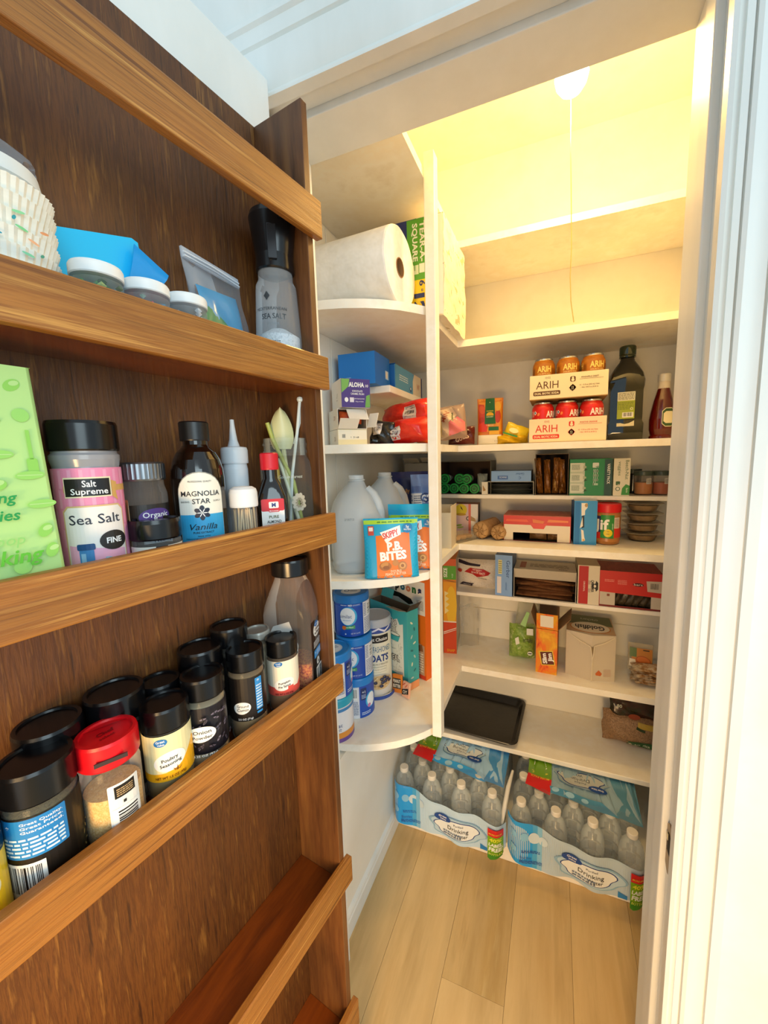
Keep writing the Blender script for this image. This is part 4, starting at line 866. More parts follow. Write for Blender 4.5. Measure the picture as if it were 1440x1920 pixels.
for k, (x, y, lab) in enumerate(((.262, 1.452, 'clear jar of orange puree beside the cream veggie box'), (.312, 1.458, 'clear jar of orange-red puree against the right jamb'))):
    j = thing('puree_jar', lab, 'jar', (x, y, Zm), 0, 'puree jars on the narrow shelf')
    G().lathe([(.022, 0), (.025, .003), (.0265, .03), (.0265, .060), (.0245, .064)], CLR('#e8ddd0', .12), 26).obj('body', j)
    G().lathe([(.021, .003), (.024, .005), (.0255, .04), (0, .042)], M('#c0762c' if k == 0 else '#b85a2c', .5), 24).obj('puree', j)
    G().lathe([(.0275, .062), (.0285, .064), (.0285, .074), (.027, .076), (0, .076)], M('#3c4a40', .3), 40).obj('lid', j)
    q = D(.4); q.rect('#cfcac0', .3, 3.6, 1.9, 5.4); q.lines('#6a6a66', .4, 3.8, 1.8, 5.2, 5, 3); G().decal(q, cmap(.0267), None, .4).obj('label', j, 0)
DKJ = thing('dark_jar', 'dark glass jar standing behind the puree jars', 'jar', (.243, 1.515, Zm), 0)
G().lathe([(.022, 0), (.024, .003), (.024, .062), (.020, .068)], M('#1a1814', .15), 22).obj('body', DKJ)
G().lathe([(.0245, .066), (.0245, .080), (0, .081)], M('#2a3a30', .35), 30).obj('lid', DKJ)
# ---- shelf C
wb = thing('cream_box', 'open cream box with cut-down front just right of post', 'box', (-.345, 1.235, ZC), RAD(4))
cbm = M('#e6d9be', .6); w_, d_ = .080, .10
g = G(); g.box((-w_ / 2, -d_ / 2, 0), (w_ / 2, d_ / 2, .002), cbm).box((w_ / 2 - .002, -d_ / 2, .002), (w_ / 2, d_ / 2, .135), cbm).box((-w_ / 2, -d_ / 2, .002), (-w_ / 2 + .002, d_ / 2, .12), cbm).box((-w_ / 2 + .002, d_ / 2 - .002, .002), (w_ / 2 - .002, d_ / 2, .13), cbm).box((-w_ / 2 + .002, -d_ / 2, .002), (w_ / 2 - .002, -d_ / 2 + .002, .115), cbm); g.obj('carton', wb, 0)
CP = thing('biscuit_tray', 'clear plastic tray of tan biscuits lying right of the post', 'food tray', (-.300, 1.325, ZC), RAD(62))
G().prism([(-.05, -.03), (.05, -.03), (.05, .03), (-.05, .03)], 0, .026, CLR('#e8dcc4', .3, .2)).obj('tray', CP, 0, .004)
for k in range(3): G().lathe([(0, 0), (.016, .002), (.018, .008), (.014, .013), (0, .014)], M('#b98c50', .8), 16, T3(-.030 + .03 * k, 0, .004)).obj('biscuit', CP)
def p_yp(d):
    d.rect('#e9c6c4', -4.2, 0, 1.6, 11.4); d.ell('#e6cf20', -1.9, 9.2, 2.2, 2.2); d.ell('#c89a1a', -1.9, 7.5, 1.9, .5); d.poly('#2a2a14', [(-2.2, 10.9), (-1.5, 9.9), (-1.1, 8.9), (-1.9, 9.7)]); d.ell('#3a2a3a', .8, 6.0, .8); d.ell('#d8c8c8', .8, 6.0, .5); d.ell('#8fae3c', -2.6, 3.4, 1.1, .35, 16, 10); d.ell('#a8c050', -2.2, 2.6, 1.3, .3, 16, 10)
    d.rect('#e87866', .9, 0, 1.8, 11.4); d.rect('#efeae6', 1.8, 0, 4.2, 11.4); d.poly('#b49468', [(1.7, 7.0), (3.4, 6.0), (3.6, 4.9), (1.7, 5.2)]); d.text('mini', 2.7, 2.8, .4, '#8a8a8a', rot=90, bold=0)
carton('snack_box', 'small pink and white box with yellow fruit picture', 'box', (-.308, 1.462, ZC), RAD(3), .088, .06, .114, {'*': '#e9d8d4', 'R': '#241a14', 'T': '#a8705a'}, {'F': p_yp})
kraft = MIX('kraft_paper', ['#a07c4c', '#c8a070', '#b48c5a'], (60, 60, 12), .75, .5)
for k, (x, y, r, l, rz, lab) in enumerate(((-.242, 1.352, .031, .13, -14, 'larger rolled brown paper log, left of the pair'), (-.181, 1.345, .0265, .12, -10, 'smaller rolled brown paper log next to open red box'))):
    o = thing('paper_roll', lab, 'paper roll', (x, y, ZC + r * 1.0), 0, 'rolled brown paper logs', (0, 0, RAD(rz)))
    rr = random.Random(80 + k); nn = 14; rad = [r * rr.uniform(.92, 1.0) for _ in range(nn)]
    G().lathe([(0, -.003), (r * .35, .001), (r * .6, -.002), (r * .86, .002), (r * .98, .008), (r, .02), (r * .97, l * .6), (r, l), (0, l)], kraft, nn, T3(0, 0, 0, -90), 1, 1, lambda a, i: rad[int(a * nn / (2 * pi) + .5) % nn] / r).obj('wrapped_log', o, 20)
    g = G()
    for q in range(7): a = q * .9 + k; g.tube([(0, -.001, 0), (r * .5 * cos(a), -.0025, r * .5 * sin(a)), (r * .9 * cos(a + .25), .002, r * .9 * sin(a + .25))], .0012, M('#8c6838', .8), 4)
    go = g.obj('paper_folds', o, 20); go['kind'] = 'stuff'
RO = thing('red_carton', 'red window carton with torn white front lying on shelf', 'box', (-.055, 1.425, ZC), RAD(-1))
rw_, rd_, rh_ = .212, .125, .088
red = M('#cf1f1c', .4)
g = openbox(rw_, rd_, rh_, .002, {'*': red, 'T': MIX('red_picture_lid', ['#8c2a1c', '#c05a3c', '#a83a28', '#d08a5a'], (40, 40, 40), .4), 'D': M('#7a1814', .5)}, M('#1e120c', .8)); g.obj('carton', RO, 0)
q = D(.4)
q.rect('#e8dcc8', -10.4, 2.9, 10.4, 6.0); q.rect('#cf1f1c', -10.5, 5.6, 10.5, 8.6); q.rect('#e8dcc8', -10.4, .2, -7.4, 3.0); q.rect('#e8dcc8', 6.6, .2, 10.4, 3.0); q.poly('#e2502a', [(-9.6, 7.4), (-3.0, 7.4), (-2.4, 6.6), (-9.8, 6.7)]); q.poly('#e0702c', [(-1.2, 7.6), (2.6, 7.0), (2.2, 6.2), (-1.0, 6.4)]); q.poly('#e87a3a', [(3.8, 7.6), (9.8, 7.4), (9.8, 6.8), (3.4, 6.7)]); q.poly('#dc3430', [(-2.2, 6.2), (3.4, 6.2), (2.4, 4.4), (-.8, 4.4)])
G().decal(q, pmap(-rd_ / 2)).obj('front_strip', RO, 0)
for k in range(2):
    g = G(); pouch(g, .055, .032, .02, 90 + k, MIX('tan_wrapper', ['#5a3c1e', '#8c6434'], (90, 90, 90), .4, .5), T3(.005 + .058 * k, -.035, .003, 0, 0, 10 * k - 5), amp=.6, nu=8, nv=8); g.obj('packet', RO, 30)
BB = thing('blue_box', 'upright bright blue box with torn white opening beside peanut butter', 'box', (.089, 1.405, ZC), RAD(3))
G().box((-.033, -.05, 0), (.033, .05, .141), {'*': M('#dfe4ea', .5), 'F': M('#2a94da', .4), 'L': M('#1c6cb0', .5), 'R': M('#c9d4dc', .5)}).obj('body', BB, 0, .001)
q = D(.5); q.rect('#1a78c4', -3.1, .2, -1.6, 13.8); q.poly('#f2f0ea', [(-1.3, 13.4), (.4, 13.4), (.5, 12.0), (-.2, 11.0), (-.2, 9.6), (-1.2, 9.3)]); q.ell('#b89a6a', .1, 12.7, .45, .6); q.poly('#15263a', [(-1.1, 9.2), (-.4, 9.4), (-.3, 5.6), (-1.0, 5.4)]); q.poly('#f2f0ea', [(-1.2, 7.4), (-.9, 9.0), (-.7, 6.0), (-1.6, 5.3)]); q.poly('#f2f0ea', [(-1.2, 5.0), (-.5, 4.6), (-.2, 2.4), (.1, 1.4), (-.9, 1.0)]); q.ell('#d8b07a', -.4, 1.5, .35, .4)
G().decal(q, pmap(-.05)).obj('print', BB, 0)
JF = thing('peanut_butter_jar', 'peanut butter jar with red lid and green label', 'jar', (.158, 1.40, ZC), face(.158, 1.40, -4))
Rj = .0375; pbm = M('#b9793a', .3, coat=.4)
G().lathe([(.030, 0), (.035, .003), (Rj, .012), (Rj * .97, .022), (Rj, .028), (Rj, .095), (Rj * .95, .104), (Rj * .93, .108)], pbm, 36).obj('body', JF)
G().lathe([(Rj * 1.0, .103), (Rj * 1.02, .105), (Rj * 1.02, .126), (Rj * .98, .130), (Rj * .8, .131), (0, .130)], M('#d8141c', .4), 72, None, 1, 1, lambda a, i: 1 + .008 * (1 if int(a * 72 / (2 * pi) + .5) % 2 else -1) * (i in (1, 2))).obj('lid', JF)
q = D(.4); q.rect('#2a2c6a', -7, 2.2, -.9, 9.2); q.rect('#d2301e', -7, 2.0, -.9, 4.0); q.rect('#2a8a3a', -1.6, 2.2, 2.3, 9.6); q.rect('#d2301e', 2.3, 2.4, 6.5, 5.4); q.rect('#e9d8c8', 2.3, 5.4, 4.2, 8.8); q.lines('#8a6a6a', 2.5, 5.6, 4.0, 8.6, 10, 4)
q.text('Jif', -1.35, 5.0, 3.3, '#f6f4ee', w=4.4, bold=.03); q.ell('#e9cf1a', .6, 3.9, 1.25); q.text('No', .6, 4.3, .4, '#8a6a10'); q.text('Stir', .6, 3.4, .5, '#8a6a10'); q.text('CREAMY', 2.0, 6.0, .4, '#cfe8c8', rot=90)
G().decal(q, cmap(Rj + .0002), None, .5).obj('label', JF, 0)
smoke = CLR('#cdb898', .22, .15); rim_ = CLR('#e8dcc8', .3, .15)
for k in range(4):
    o = thing('deli_tub', f'clear brown food tub, {("bottom", "second from bottom", "third from bottom", "top")[k]} of the stack of four', 'tub', (.268, 1.475, ZC + .0325 * k), RAD(4), 'stacked clear food tubs')
    T = T3()
    g = G(); g.lathe([(.030, .0), (.038, .004), (.046, .024), (.0475, .0275)], smoke, 28); g.obj('bowl', o, 50)
    G().prism([(.062 * cos(RAD(a)) * min(1, .86 / max(abs(cos(RAD(a))), abs(sin(RAD(a))))), .062 * sin(RAD(a)) * min(1, .86 / max(abs(cos(RAD(a))), abs(sin(RAD(a)))))) for a in range(0, 360, 9)], .0275, .0297, rim_).obj('lid', o, 0, .0006)
    G().lathe([(0, .005), (.034, .005), (.041, .020), (0, .021)], MIX('brown_food', ['#8a6e4c', '#b89a6c'], (60, 60, 60), .7), 20).obj('contents', o)
# ---- narrow shelf lower
Zn = .785
GQ = thing('oats_bag', 'clear bag of quick oats with red and dark print', 'bag', (-.272, 1.468, Zn), RAD(4))
g = G(); fo = pouch(g, .155, .112, .050, 51, MIX('oats_seen_in_bag', ['#cdbfae', '#e9dfd2', '#d8c9b8'], (160, 160, 160), .35, .5), None, amp=.5); g.obj('body', GQ, 30)
q = D(.35); q.poly('#b81f1f', [(-4.6, 6.6), (-2.4, 8.4), (2.6, 8.0), (5.2, 6.6), (4.4, 5.8), (2.4, 5.4), (.2, 4.8), (-1.5, 6.0)]); q.text('QUICK OATS', .6, 6.3, .7, '#f4e0d8', w=5.2, rot=-4); q.text('100% NATURAL', .3, 7.5, .4, '#f4e0d8', w=3.6, rot=-4); q.poly('#2c2030', [(-7, 11.0), (-3, 10.2), (1.5, 9.6), (1.2, 9.0), (-4, 9.2), (-7, 9.8)]); q.poly('#2c2030', [(-6.6, 1.2), (-5.2, 2.6), (-1.0, 2.4), (-1.8, 1.0)]); q.text('HEALTHY', -3.6, 1.4, .6, '#cfc8cc', w=2.8); q.text('OLD FASHIONED', 2.2, 4.2, .35, '#3a3038', w=3.4, rot=-4); q.ell('#b83a2c', -6.4, 7.0, .9, .7)
g = G()
for li, (hx, tris, mt) in enumerate(q.ops):
    vs = []
    for t in subdiv(tris, 1.2):
        for x, y in t: p = fo(min(1, max(0, x * .01 / .155 + .5)), min(1, max(0, y * .01 / .112))); vs.append((p[0], p[1] - .001 - .0002 * li, p[2]))
    g.add(vs, [(i, i + 1, i + 2) for i in range(0, len(vs), 3)], M(hx, .35))
g.obj('print', GQ, 0)
def p_gb2(d):
    d.text('Gerber', .95, 9.9, 1.35, '#1d4a98', w=6.4, rot=-90, bold=0); d.rect('#e6e0a0', -1.9, 8.0, -.6, 13.2); d.lines('#8a8a5a', -1.8, 8.2, -.7, 13.0, 6, 3); d.rect('#e8e4e8', -2.3, .8, -.8, 7.0); d.text('oatmeal', .7, 3.6, .7, '#3a6ab8', w=2.8, rot=-90, bold=0)
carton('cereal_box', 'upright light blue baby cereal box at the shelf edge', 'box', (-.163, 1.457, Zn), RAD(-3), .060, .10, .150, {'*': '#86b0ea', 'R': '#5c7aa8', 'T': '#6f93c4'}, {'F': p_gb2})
GO = thing('packet_box', 'grey box lying open with brown paper packets inside', 'box', (-.028, 1.465, Zn), 0)
openbox(.204, .12, .106, .002, {'*': M('#b9b2a4', .6), 'T': M('#cfc6b4', .6)}, M('#4a3a2c', .8)).obj('carton', GO, 0)
q = D(); q.rect('#9a4a30', -8.4, -4, -6.4, 4); q.lines('#8a8070', -5, -2.5, 8, 2, 5, 4); q.text('oats', 6, -3.6, 1.2, '#3a2a20', rot=180)
G().decal(q, tmap(.106)).obj('print', GO, 0)
G().box((-.102, 0, 0), (.102, .0015, .040), M('#cfc6b4', .6), T3(0, -.060, .106, 205)).obj('top_flap', GO, 0)
for k in range(6):
    g = G(); pouch(g, .185, .10, .012, 70 + k, MIX('brown_packet_paper', ['#7a4c30', '#a8764c', '#8c5a38'], (40, 40, 40), .6, .3), T3((-.004, .005, 0, -.003, .004, .0)[k], .048, .006 + k * .0115, 90, (2, -3, 1, 4, -2, 3)[k], (2, -4, 3, -2, 5, -6)[k]), amp=.5, nu=10, nv=8); g.obj('packet', GO, 30)
def p_qk(d):
    d.rect('#c21f26', -3.0, .1, -.1, 13.2); d.text('ORIGINAL', -1.55, 6.2, .55, '#f2d8d0', w=3.6, rot=-90); d.lines('#c8a8a0', -.05, 3.5, .5, 9.0, 2, 3)
    d.text('QUAKER', .75, 6.4, .9, '#15151a', w=4.2, rot=-90, bold=.02); d.poly('#15151a', [(2.3, 4.6), (2.9, 5.4), (2.9, 7.6), (2.3, 8.4), (2.1, 7.4), (1.6, 7.2), (1.5, 5.8), (2.1, 5.6)]); d.ell('#efe6d4', 1.9, 6.5, .42, .5); d.poly('#15151a', [(1.2, 5.0), (1.6, 5.8), (1.6, 7.2), (1.2, 8.0), (1.0, 6.5)])
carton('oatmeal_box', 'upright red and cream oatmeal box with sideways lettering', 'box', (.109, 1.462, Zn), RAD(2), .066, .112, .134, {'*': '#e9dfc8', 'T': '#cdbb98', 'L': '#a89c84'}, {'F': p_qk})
RB = thing('snack_carton', 'wide red carton with cut window showing stacked bars, at right', 'box', (.2325, 1.468, Zn), RAD(0))
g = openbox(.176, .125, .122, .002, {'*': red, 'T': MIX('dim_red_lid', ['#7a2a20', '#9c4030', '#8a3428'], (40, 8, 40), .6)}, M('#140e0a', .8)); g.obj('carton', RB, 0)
q = D(.45); q.rect('#cfc4b4', -8.7, .5, -4.2, 5.0); q.rect('#cfc4b4', 5.9, .5, 8.7, 4.6); q.rect('#7a1418', -8.8, 0, 8.8, .6); q.poly('#d02420', [(-8.8, 5.0), (8.8, 4.4), (8.8, 12.2), (-8.8, 12.2)]); q.lines('#e88a80', -7.4, 8.4, -4.6, 9.4, 2, 2); q.lines('#e88a80', -3.6, 7.8, -1.0, 9.4, 4, 3); q.ell('#2a1210', 2.2, 8.2, 1.5, .55); q.text('bars', 2.2, 7.9, .7, '#f0d8d0', w=2.4); q.poly('#cfc4b4', [(4.4, 9.6), (8.6, 9.8), (8.6, 6.0), (4.8, 6.2)]); q.bars(5.4, 6.6, 8.0, 9.2, True, 11, bg=None); q.rect('#8a4a3a', -6.6, 3.6, -5.8, 4.4)
G().decal(q, pmap(-.0625)).obj('print', RB, 0)
for k in range(6):
    g = G(); pouch(g, .022, .060, .018, 110 + k, MIX('silver_brown_wrapper', ['#14100c', '#4a3e2c', '#2a241a'], (60, 60, 20), .3, .6), T3(-.045 + .020 * k, -.045, .003, 0, 24), amp=.5, nu=6, nv=8); g.obj('bar', RB, 30)
# ---- shelf B
def p_wt(d):
    d.rect('#5aa82e', -2.4, 29.0, 2.4, 34.2); d.text('SIZE', -.9, 31.6, 1.3, '#f4f8ec', w=3.6, rot=90, bold=.03); d.text('9 OZ', 1.3, 30.5, .5, '#e0f0d0', rot=90); d.rect('#d85a22', -2.4, 34.2, 2.4, 36.8); d.poly('#a8661a', [(-2.4, 29.2), (2.4, 28.2), (2.4, 27.8), (-2.4, 28.8)])
    d.rect('#f0a41a', -2.4, 12.8, 2.4, 28.0); d.ell('#f6c62a', .6, 19, 2.0, 7.5); d.poly('#f8e6a0', [(-1.9, 24.5), (-.4, 23.8), (-1.6, 22.6), (-.2, 21.6), (-1.5, 20.4), (-.1, 19.4), (-1.5, 18.0), (-.3, 17.0), (-1.9, 15.6)])
    d.rect('#d8481c', -2.4, .2, 2.4, 12.6); d.rect('#f2e8d8', -2.4, 12.4, 2.4, 12.9); d.poly('#f2e8d8', [(-2.4, 8.2), (2.4, 10.2), (2.4, 10.5), (-2.4, 8.6)]); d.poly('#f2e8d8', [(-2.4, 7.6), (2.4, 9.6), (2.4, 9.8), (-2.4, 7.9)]); d.text('SNAP', .3, .8, 1.1, '#f0b020', w=3.0)
carton('cracker_box', 'tall orange and yellow cracker box right of the post, green top', 'box', (-.372, 1.470, ZB), RAD(9), .049, .205, .368, {'*': '#e08a1e', 'R': '#b8aca0'}, {'F': p_wt})
CBg = thing('clear_bag', 'loose clear plastic bag standing beside tall cracker box', 'bag', (-.300, 1.455, ZB), RAD(20))
g = G(); pouch(g, .075, .170, .045, 33, CLR('#dcdad4', .10, .15), None, amp=.7); g.obj('film', CBg, 20)
GRN = thing('greens_bag', 'clear bag of green leaves leaning on orange snack box', 'bag', (-.100, 1.428, ZB), RAD(6))
gbm = MIX('leafy_green_print', ['#4a7a1c', '#9cb85a', '#6f962c', '#cfd8a0'], (40, 40, 40), .3, .6)
g = G(); fg = pouch(g, .090, .130, .062, 34, gbm, None, amp=.4); g.obj('body', GRN, 30)
g = G(); pouch(g, .075, .130, .030, 35, CLR('#d4d6c0', .28, .2), T3(.006, .004, .085, 0, 8), amp=.5); g.obj('bag_top', GRN, 30)
q = D(.3); q.poly('#5aa82e', [(-.8, 13.6), (1.4, 18.2), (2.4, 17.8), (1.0, 12.8)]); q.ell('#e8ece0', 2.6, 3.4, .85, .75); q.rect('#2c3a20', 2.0, 3.2, 3.2, 3.6); q.poly('#e6e8dc', [(-2.6, 8.6), (-1.4, 9.4), (-1.0, 6.8), (-2.2, 6.2)]); q.lines('#2c3a20', .2, 7.4, 3.4, 8.8, 3, 5); q.rect('#c9ccc4', 1.4, 10.2, 3.6, 12.4)
G().decal(q, lambda a, b, o: (a, -.0345 - o + .9 * max(0, b - .09) * .25, b)).obj('print', GRN, 0)
SJ = thing('meat_stick_box', 'narrow orange flame-printed snack box with open brown flaps', 'box', (-.012, 1.392, ZB), RAD(-3))
fl_ = MIX('flame_print', ['#d8381a', '#f0781c', '#e8a01e', '#f6b82a'], (16, 16, 10), .4, 0, 3, [.34, .45, .56, .66], None, 0, 1, 1.6)
kb = M('#8c6844', .8)
openbox(.067, .105, .158, .0015, {'*': fl_}, kb, 'T').obj('carton', SJ, 0)
G().box((-.0335, 0, 0), (.0335, .0015, .056), {'*': fl_, 'B': kb}, T3(0, -.0525, .158, 8)).obj('front_flap', SJ, 0)
G().box((0, -.0525, 0), (.0015, .0525, .060), kb, T3(.0335, 0, .158, 0, 40)).obj('side_flap', SJ, 0)
G().box((-.0015, -.0525, 0), (0, .0525, .056), kb, T3(-.0335, 0, .158, 0, -18)).obj('side_flap', SJ, 0)
G().box((-.0335, 0, 0), (.0335, .0015, .045), kb, T3(0, .051, .158, -4)).obj('back_flap', SJ, 0)
q = D(.4); q.rect('#efe9dc', -2.1, 16.6, 2.0, 20.8); 
G().decal(q, lambda a, b, o: (a, -.0532 - o - (b - .158) * .1 + .014 * 0 - .0 * b - (b - .158) * .04, b)).obj('white_patch', SJ, 0)
q = D(.4)
cq, sq_ = cos(RAD(10)), sin(RAD(10)); R_ = lambda x, y: (.25 + x * cq - y * sq_, 5.6 + x * sq_ + y * cq)
q.poly('#e8d24a', [R_(-2.2, -2.5), R_(2.2, -2.5), R_(2.2, 2.5), R_(-2.2, 2.5)]); q.poly('#5a100c', [R_(-1.95, -2.25), R_(1.95, -2.25), R_(1.95, 2.25), R_(-1.95, 2.25)]); q.text('Slim', *R_(-.25, -.1), 1.35, '#ffffff', w=3.6, rot=100, bold=.04); q.text('Jim', *R_(1.55, .2), 1.35, '#ffffff', w=3.0, rot=100, bold=.04)
G().decal(q, pmap(-.0525)).obj('print', SJ, 0)
GF = thing('cracker_carton', 'large white fish-cracker carton with torn glued front', 'box', (.121, 1.435, ZB), RAD(-1))
cw = M('#cfc2ac', .65)
g = G()
# front bows outward to the torn seam
pts = [(-.074, -.072), (.004, -.094), (.074, -.074), (.068, .075), (-.068, .075)]
g.prism(pts, 0, .156, cw); g.obj('body', GF, 0, .001)
q = D(.5); q.rect('#c8a47c', -7.2, -.2, 7.2, 14.4); q.poly('#5c6238', [(-7.0, 6.4), (7.0, 6.4), (6.7, 14.4), (-6.7, 14.4)]); q.ell('#c87a30', .0, 4.0, 6.2, 4.4, 30); q.ell('#ecdcc0', .0, 4.2, 5.9, 4.2, 30); q.text('Goldfish', -.1, 5.6, 3.4, '#141418', w=9.0, rot=180, bold=.03); q.text('crackers', 0, 11.6, 2.0, '#b8b8a0', w=5.6, rot=180)
sl = lambda a, b, o: (a, -.072 + b, .1562 + o)
G().decal(q, sl).obj('top_print', GF, 0)
g = G(); lm2 = M('#e3d6bc', .6)
for a, b in (((-.070, -.074, .150), (.0, -.098, .118)), ((.070, -.076, .150), (.010, -.098, .122)), ((.0, -.098, .118), (.004, -.099, .075)), ((.010, -.098, .122), (.005, -.099, .075)), ((.005, -.098, .075), (.004, -.098, .002))):
    g.tube([a, tuple((V(a) + V(b)) / 2 + V((.001, -.001, -.003))), b], .0018, lm2, 5)
g.add([(-.001, -.099, .116), (.010, -.099, .120), (.0045, -.0995, .080)], [(0, 1, 2)], M('#8a7450', .8))
go = g.obj('torn_seam', GF, 20); go['kind'] = 'stuff'
q = D(.5); q.rect('#c9a08a', -5.6, 10.4, -3.6, 12.8); q.poly('#b8703c', [(-3.4, 12.2), (-1.6, 10.6), (-1.5, 9.8), (-3.2, 10.8)]); 
G().decal(q, lambda a, b, o: (a, -.0925 - o - .282 * (a), b)).obj('front_print', GF, 0)
q = D(.5); q.poly('#c8642c', [(1.6, 2.6), (2.6, 3.8), (3.6, 2.6), (3.2, 1.8), (1.8, 2.0)]); q.lines('#c8a890', 4.0, 1.6, 6.2, 4.2, 5, 4)
G().decal(q, lambda a, b, o: (a, -.0946 - o + .286 * (a - .004), b)).obj('front_print', GF, 0)
PK = thing('cookie_packets', 'heap of small clear packets with orange and tan print at right', 'packets', (.283, 1.39, ZB), 0)
for k in range(6):
    g = G(); pouch(g, .078, .070, .012, 130 + k, MIX('packet_print', ['#5a4030', '#b98a54', '#e8d8bc', '#8c6a44'], (50, 50, 50), .3, .5), T3((-.004, .006, 0, -.006, .004, .0)[k], .030, .006 + k * .0085, 84, (5, -6, 3, -4, 8, -3)[k], (8, -12, 4, 14, -6, 3)[k]), amp=.9, nu=10, nv=8); g.obj('packet', PK, 30)
PF = thing('chip_packet', 'upright orange and green snack packet on the packet heap', 'packet', (.276, 1.425, ZB + .018), RAD(-4), None, (RAD(-12), 0, RAD(-4)))
g = G(); fp = pouch(g, .072, .090, .020, 141, CLR('#e4d4b4', .45, .2), None, amp=.5); g.obj('film', PF, 30)
q = D(.3); q.rect('#c97f2c', -2.6, 1.4, 3.2, 7.6); q.ell('#b85a1e', .7, 3.6, 2.2, 1.6, 24, -10); q.ell('#d8762c', .7, 3.8, 1.8, 1.1, 24, -10); q.rect('#5c7a44', -3.2, 4.6, -1.2, 7.6); q.rect('#3a2a1a', .6, 6.9, 2.4, 7.3); q.poly('#efe6d4', [(-3.4, 1.6), (-1.0, 1.2), (-1.6, 3.8), (-3.2, 4.0)])
G().decal(q, pmap(-.0125)).obj('print', PF, 0)
# ---- lowest shelf: baking tray and bean bag
TR = thing('baking_tray', 'dark nonstick baking tray lying flat on lowest shelf', 'baking tray', (-.268, 1.418, ZA), RAD(-3))
bt_ = MIX('scratched_nonstick', ['#0b0a09', '#1c1a18', '#12100f'], (30, 30, 30), .28, .15, tone2=((7, 7, 7), .7))
def rr_(w, d, r, n=5):
    p = []
    for cx2, cy2, a0 in ((w - r, d - r, 0), (-w + r, d - r, 90), (-w + r, -d + r, 180), (w - r, -d + r, 270)):
        p += [(cx2 + r * cos(RAD(a0 + 90 * i / (n - 1))), cy2 + r * sin(RAD(a0 + 90 * i / (n - 1)))) for i in range(n)]
    return p
rows = [(rr_(.150, .118, .018), .0), (rr_(.166, .134, .026), .022), (rr_(.172, .138, .028), .0225), (rr_(.174, .139, .029), .0205), (rr_(.172, .138, .028), .0195), (rr_(.166, .133, .026), .019), (rr_(.148, .116, .017), .0016)]
def loft(g, rows, mat, T=None, caps=(1, 1)):
    n = len(rows[0][0]); vs = [(x, y, z) for p, z in rows for x, y in p]
    g.add(vs, [(i * n + k, i * n + (k + 1) % n, (i + 1) * n + (k + 1) % n, (i + 1) * n + k) for i in range(len(rows) - 1) for k in range(n)], mat, T)
    g.add(vs, ([tuple(range(n))[::-1]] if caps[0] else []) + ([tuple(range((len(rows) - 1) * n, len(rows) * n))] if caps[1] else []), mat, T)
    return g
rows2 = rows[:4] + [(rr_(.164, .132, .025), .0215), (rr_(.149, .117, .017), .0016)]
loft(G(), rows2, bt_).obj('pan', TR, 30)
BN = thing('bean_bag', 'bulging clear bag of mixed beans with dark printed top', 'bag', (.262, 1.455, ZA), RAD(2))
bn = MIX('speckled_beans', ['#4a3020', '#a88460', '#7a5a3e', '#d0b088'], (130, 130, 130), .4, .7)
g = G(); fn2 = pouch(g, .175, .112, .085, 55, bn, None, amp=.3); g.obj('beans', BN, 40)
g = G(); pouch(g, .150, .100, .060, 56, MIX('dark_bag_print', ['#121a10', '#2c2a18', '#3a1a10', '#1a2a16'], (22, 22, 22), .25, .5), T3(.008, .006, .085, 0, 2), amp=.5); g.obj('bag_top', BN, 30)
q = D(.3); q.poly('#2c5a2a', [(-1.6, 1.4), (6.4, .8), (6.6, 2.6), (-1.4, 3.4)]); q.text('America', 2.9, 1.35, .9, '#d8d4b4', w=5.0, rot=-4); q.poly('#d8d4b4', [(-1.2, 1.9), (-.6, 2.9), (.0, 1.8)]); q.poly('#b89a3a', [(1.4, 8.2), (7.2, 7.4), (7.2, 9.4), (1.6, 10.0)]); q.poly('#1f3a1c', [(1.0, 7.6), (3.6, 6.6), (3.8, 7.4), (1.2, 8.6)]); q.ell('#8a3a1e', .4, 11.6, 1.8, 1.0); q.text('80', -4.2, 14.2, 1.2, '#c8ccb8')
g = G()
for li, (hx, tris, mt) in enumerate(q.ops):
    vs = []
    for t in subdiv(tris, 1.0):
        for x, y in t:
            p = fn2(min(1, max(0, x * .01 / .175 + .5)), min(.9, max(0, y * .01 / .112))); vs.append((x * .01, min(p[1], -.030) - .0012 - .0002 * li, y * .01))
    g.add(vs, [(i, i + 1, i + 2) for i in range(0, len(vs), 3)], M(hx, .35))
g.obj('print', BN, 0)

# ================================================================== LEFT SHELVES
def at_corner(cx2, cy2, rz, w, d, sx=-1):
    """centre of a carton whose front corner (left: sx=-1, right: sx=1) stands at cx2, cy2"""
    c, s = cos(rz), sin(rz); x, y = sx * w / 2, -d / 2
    return cx2 - (x * c - y * s), cy2 - (x * s + y * c)
# paper towels
tw = MIX('embossed_paper_towel', ['#f1efe8', '#fbfaf6'], (40, 40, 40), .9, .5, 2)
RT = thing('paper_towel_roll', 'loose white paper towel roll lying on its side on shelf', 'paper towel', (-.592, .940, ZE + .088), 0, None, (0, RAD(90), RAD(-3)))
Rr = .088
G().lathe([(.021, .002), (Rr * .97, 0), (Rr, .004), (Rr, .236), (Rr * .985, .240), (.021, .238), (.021, .002)], tw, 56, None, 1, 1, lambda a, i: 1 + .006 * sin(9 * a + i)).obj('towels', RT, 50)
G().lathe([(.0215, .001), (.0215, .2395), (.0195, .2395), (.0195, .001)], M('#9a7248', .8), 28).obj('core', RT, 50)
PKT = thing('towel_pack', 'plastic-wrapped pack of white towel rolls with green printed band', 'paper towel', (-.357, 1.145, ZE), 0)
pw_, pd_, ph_ = .168, .245, .238
wr = MIX('wrinkled_towel_wrap', ['#d8cca4', '#f4ecd4', '#fbf6e6', '#c8b890'], (26, 12, 26), .35, .9, 7, [.30, .42, .6, .27])
